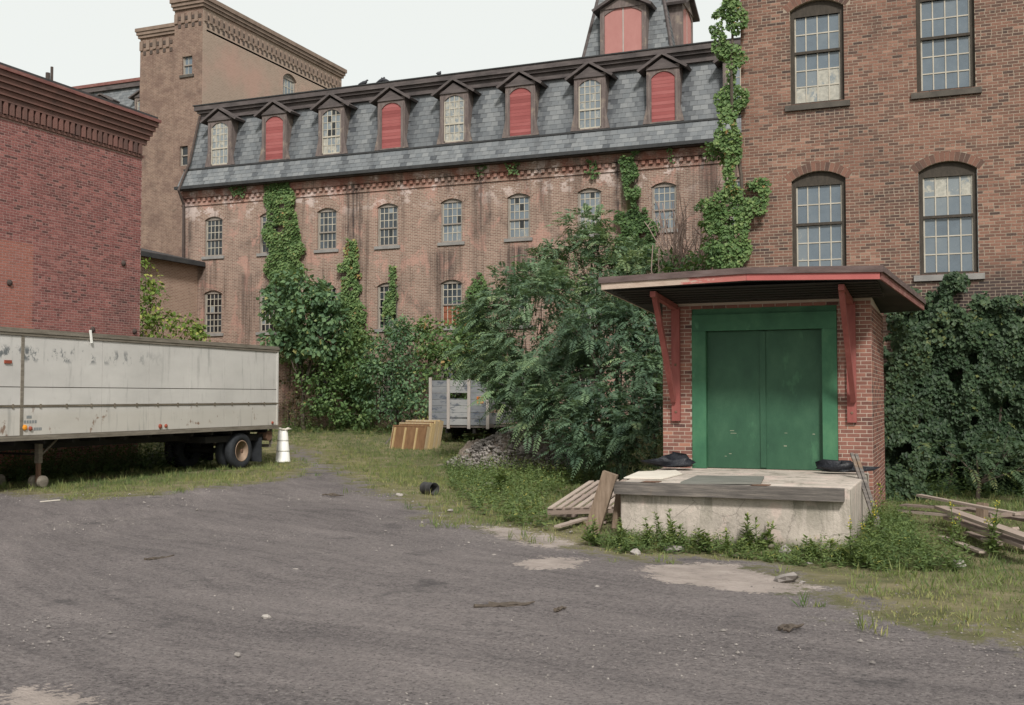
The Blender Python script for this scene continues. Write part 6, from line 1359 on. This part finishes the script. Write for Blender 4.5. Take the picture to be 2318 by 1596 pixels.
Pq = Pq[keep]; nz = nz[keep]; ed = edge[keep]; n = len(Pq); t = np.clip((Pq[:, 1] - 26.5) / 14.5, 0, 1); Z = .7 * t * t * (3 - 2 * t) - .01 - .10 * np.exp(-(((Pq[:, 0] + 2.2) / 2.6) ** 2 + ((Pq[:, 1] - 14.6) / 1.8) ** 2))
big = vnoise(Pq[:, 0], Pq[:, 1], .35, 44); h = rng.uniform(.03, .09, n) * np.clip(.5 - ed * .5, .5, 1.25) * (.5 + .7 * vnoise(Pq[:, 0], Pq[:, 1], .9, 47)) * (.5 + 1.1 * vnoise(Pq[:, 0], Pq[:, 1], 6.5, 48))
tn = np.clip(.62 - .5 * (big - .3) + rng.normal(0, .16, n) + np.clip(.25 + ed * .2, -.25, .25) - np.clip((Pq[:, 1] - 30) / 20, 0, .3), 0, 1)
A = unit(np.array([0, 0, 1.0]) + rng.normal(0, .45, (n, 3))); N = rand_unit(n)
nt_ = 11000; Tq = np.stack([rng.uniform(-30, 4.5, nt_), rng.uniform(9, 40, nt_)], 1); sdt = sdist(Tq, LOT); nzt = vnoise(Tq[:, 0], Tq[:, 1], 1.1, 41) * .6 + vnoise(Tq[:, 0], Tq[:, 1], 3.7, 42) * .4
kt = (sdt + (nzt - .5) * 2.8 < .15) & (vnoise(Tq[:, 0], Tq[:, 1], 1.9, 49) > .42) & ~((Tq[:, 0] > -4.95) & (Tq[:, 0] < -1.3) & (Tq[:, 1] > 15.5)) & ~((Tq[:, 0] > -4.7) & (Tq[:, 1] > 25.4)) & ~((Tq[:, 0] < -22.3) & (Tq[:, 1] < 25.5)); Tq = Tq[kt]; nb_ = 9; T9 = np.repeat(Tq, nb_, 0) + rng.normal(0, .035, (len(Tq) * nb_, 2))
n9 = len(T9); tz = np.array([hgt(a, b) for a, b in T9]) - .01; th_ = np.repeat(rng.uniform(.08, .24, len(Tq)), nb_) * rng.uniform(.5, 1.1, n9); tt_ = np.clip(np.repeat(rng.normal(.5, .25, len(Tq)), nb_) + rng.normal(0, .12, n9), 0, 1)
TUFTS = leaf_arrays(np.stack([T9[:, 0], T9[:, 1], tz], 1), unit(np.array([0, 0, 1.0]) + rng.normal(0, .38, (n9, 3))), rand_unit(n9), th_, rng.uniform(.008, .016, n9), tt_)
o = leaf_obj('grass', [TUFTS, leaf_arrays(np.stack([Pq[:, 0], Pq[:, 1], Z], 1), A, N, h, rng.uniform(.006, .014, n) * (1 + .3 * (Pq[:, 1] > 22)), tn)], 'grass'); tag(o, 'patchy yellow-green grass round the cinder yard', 'grass', kind='stuff')
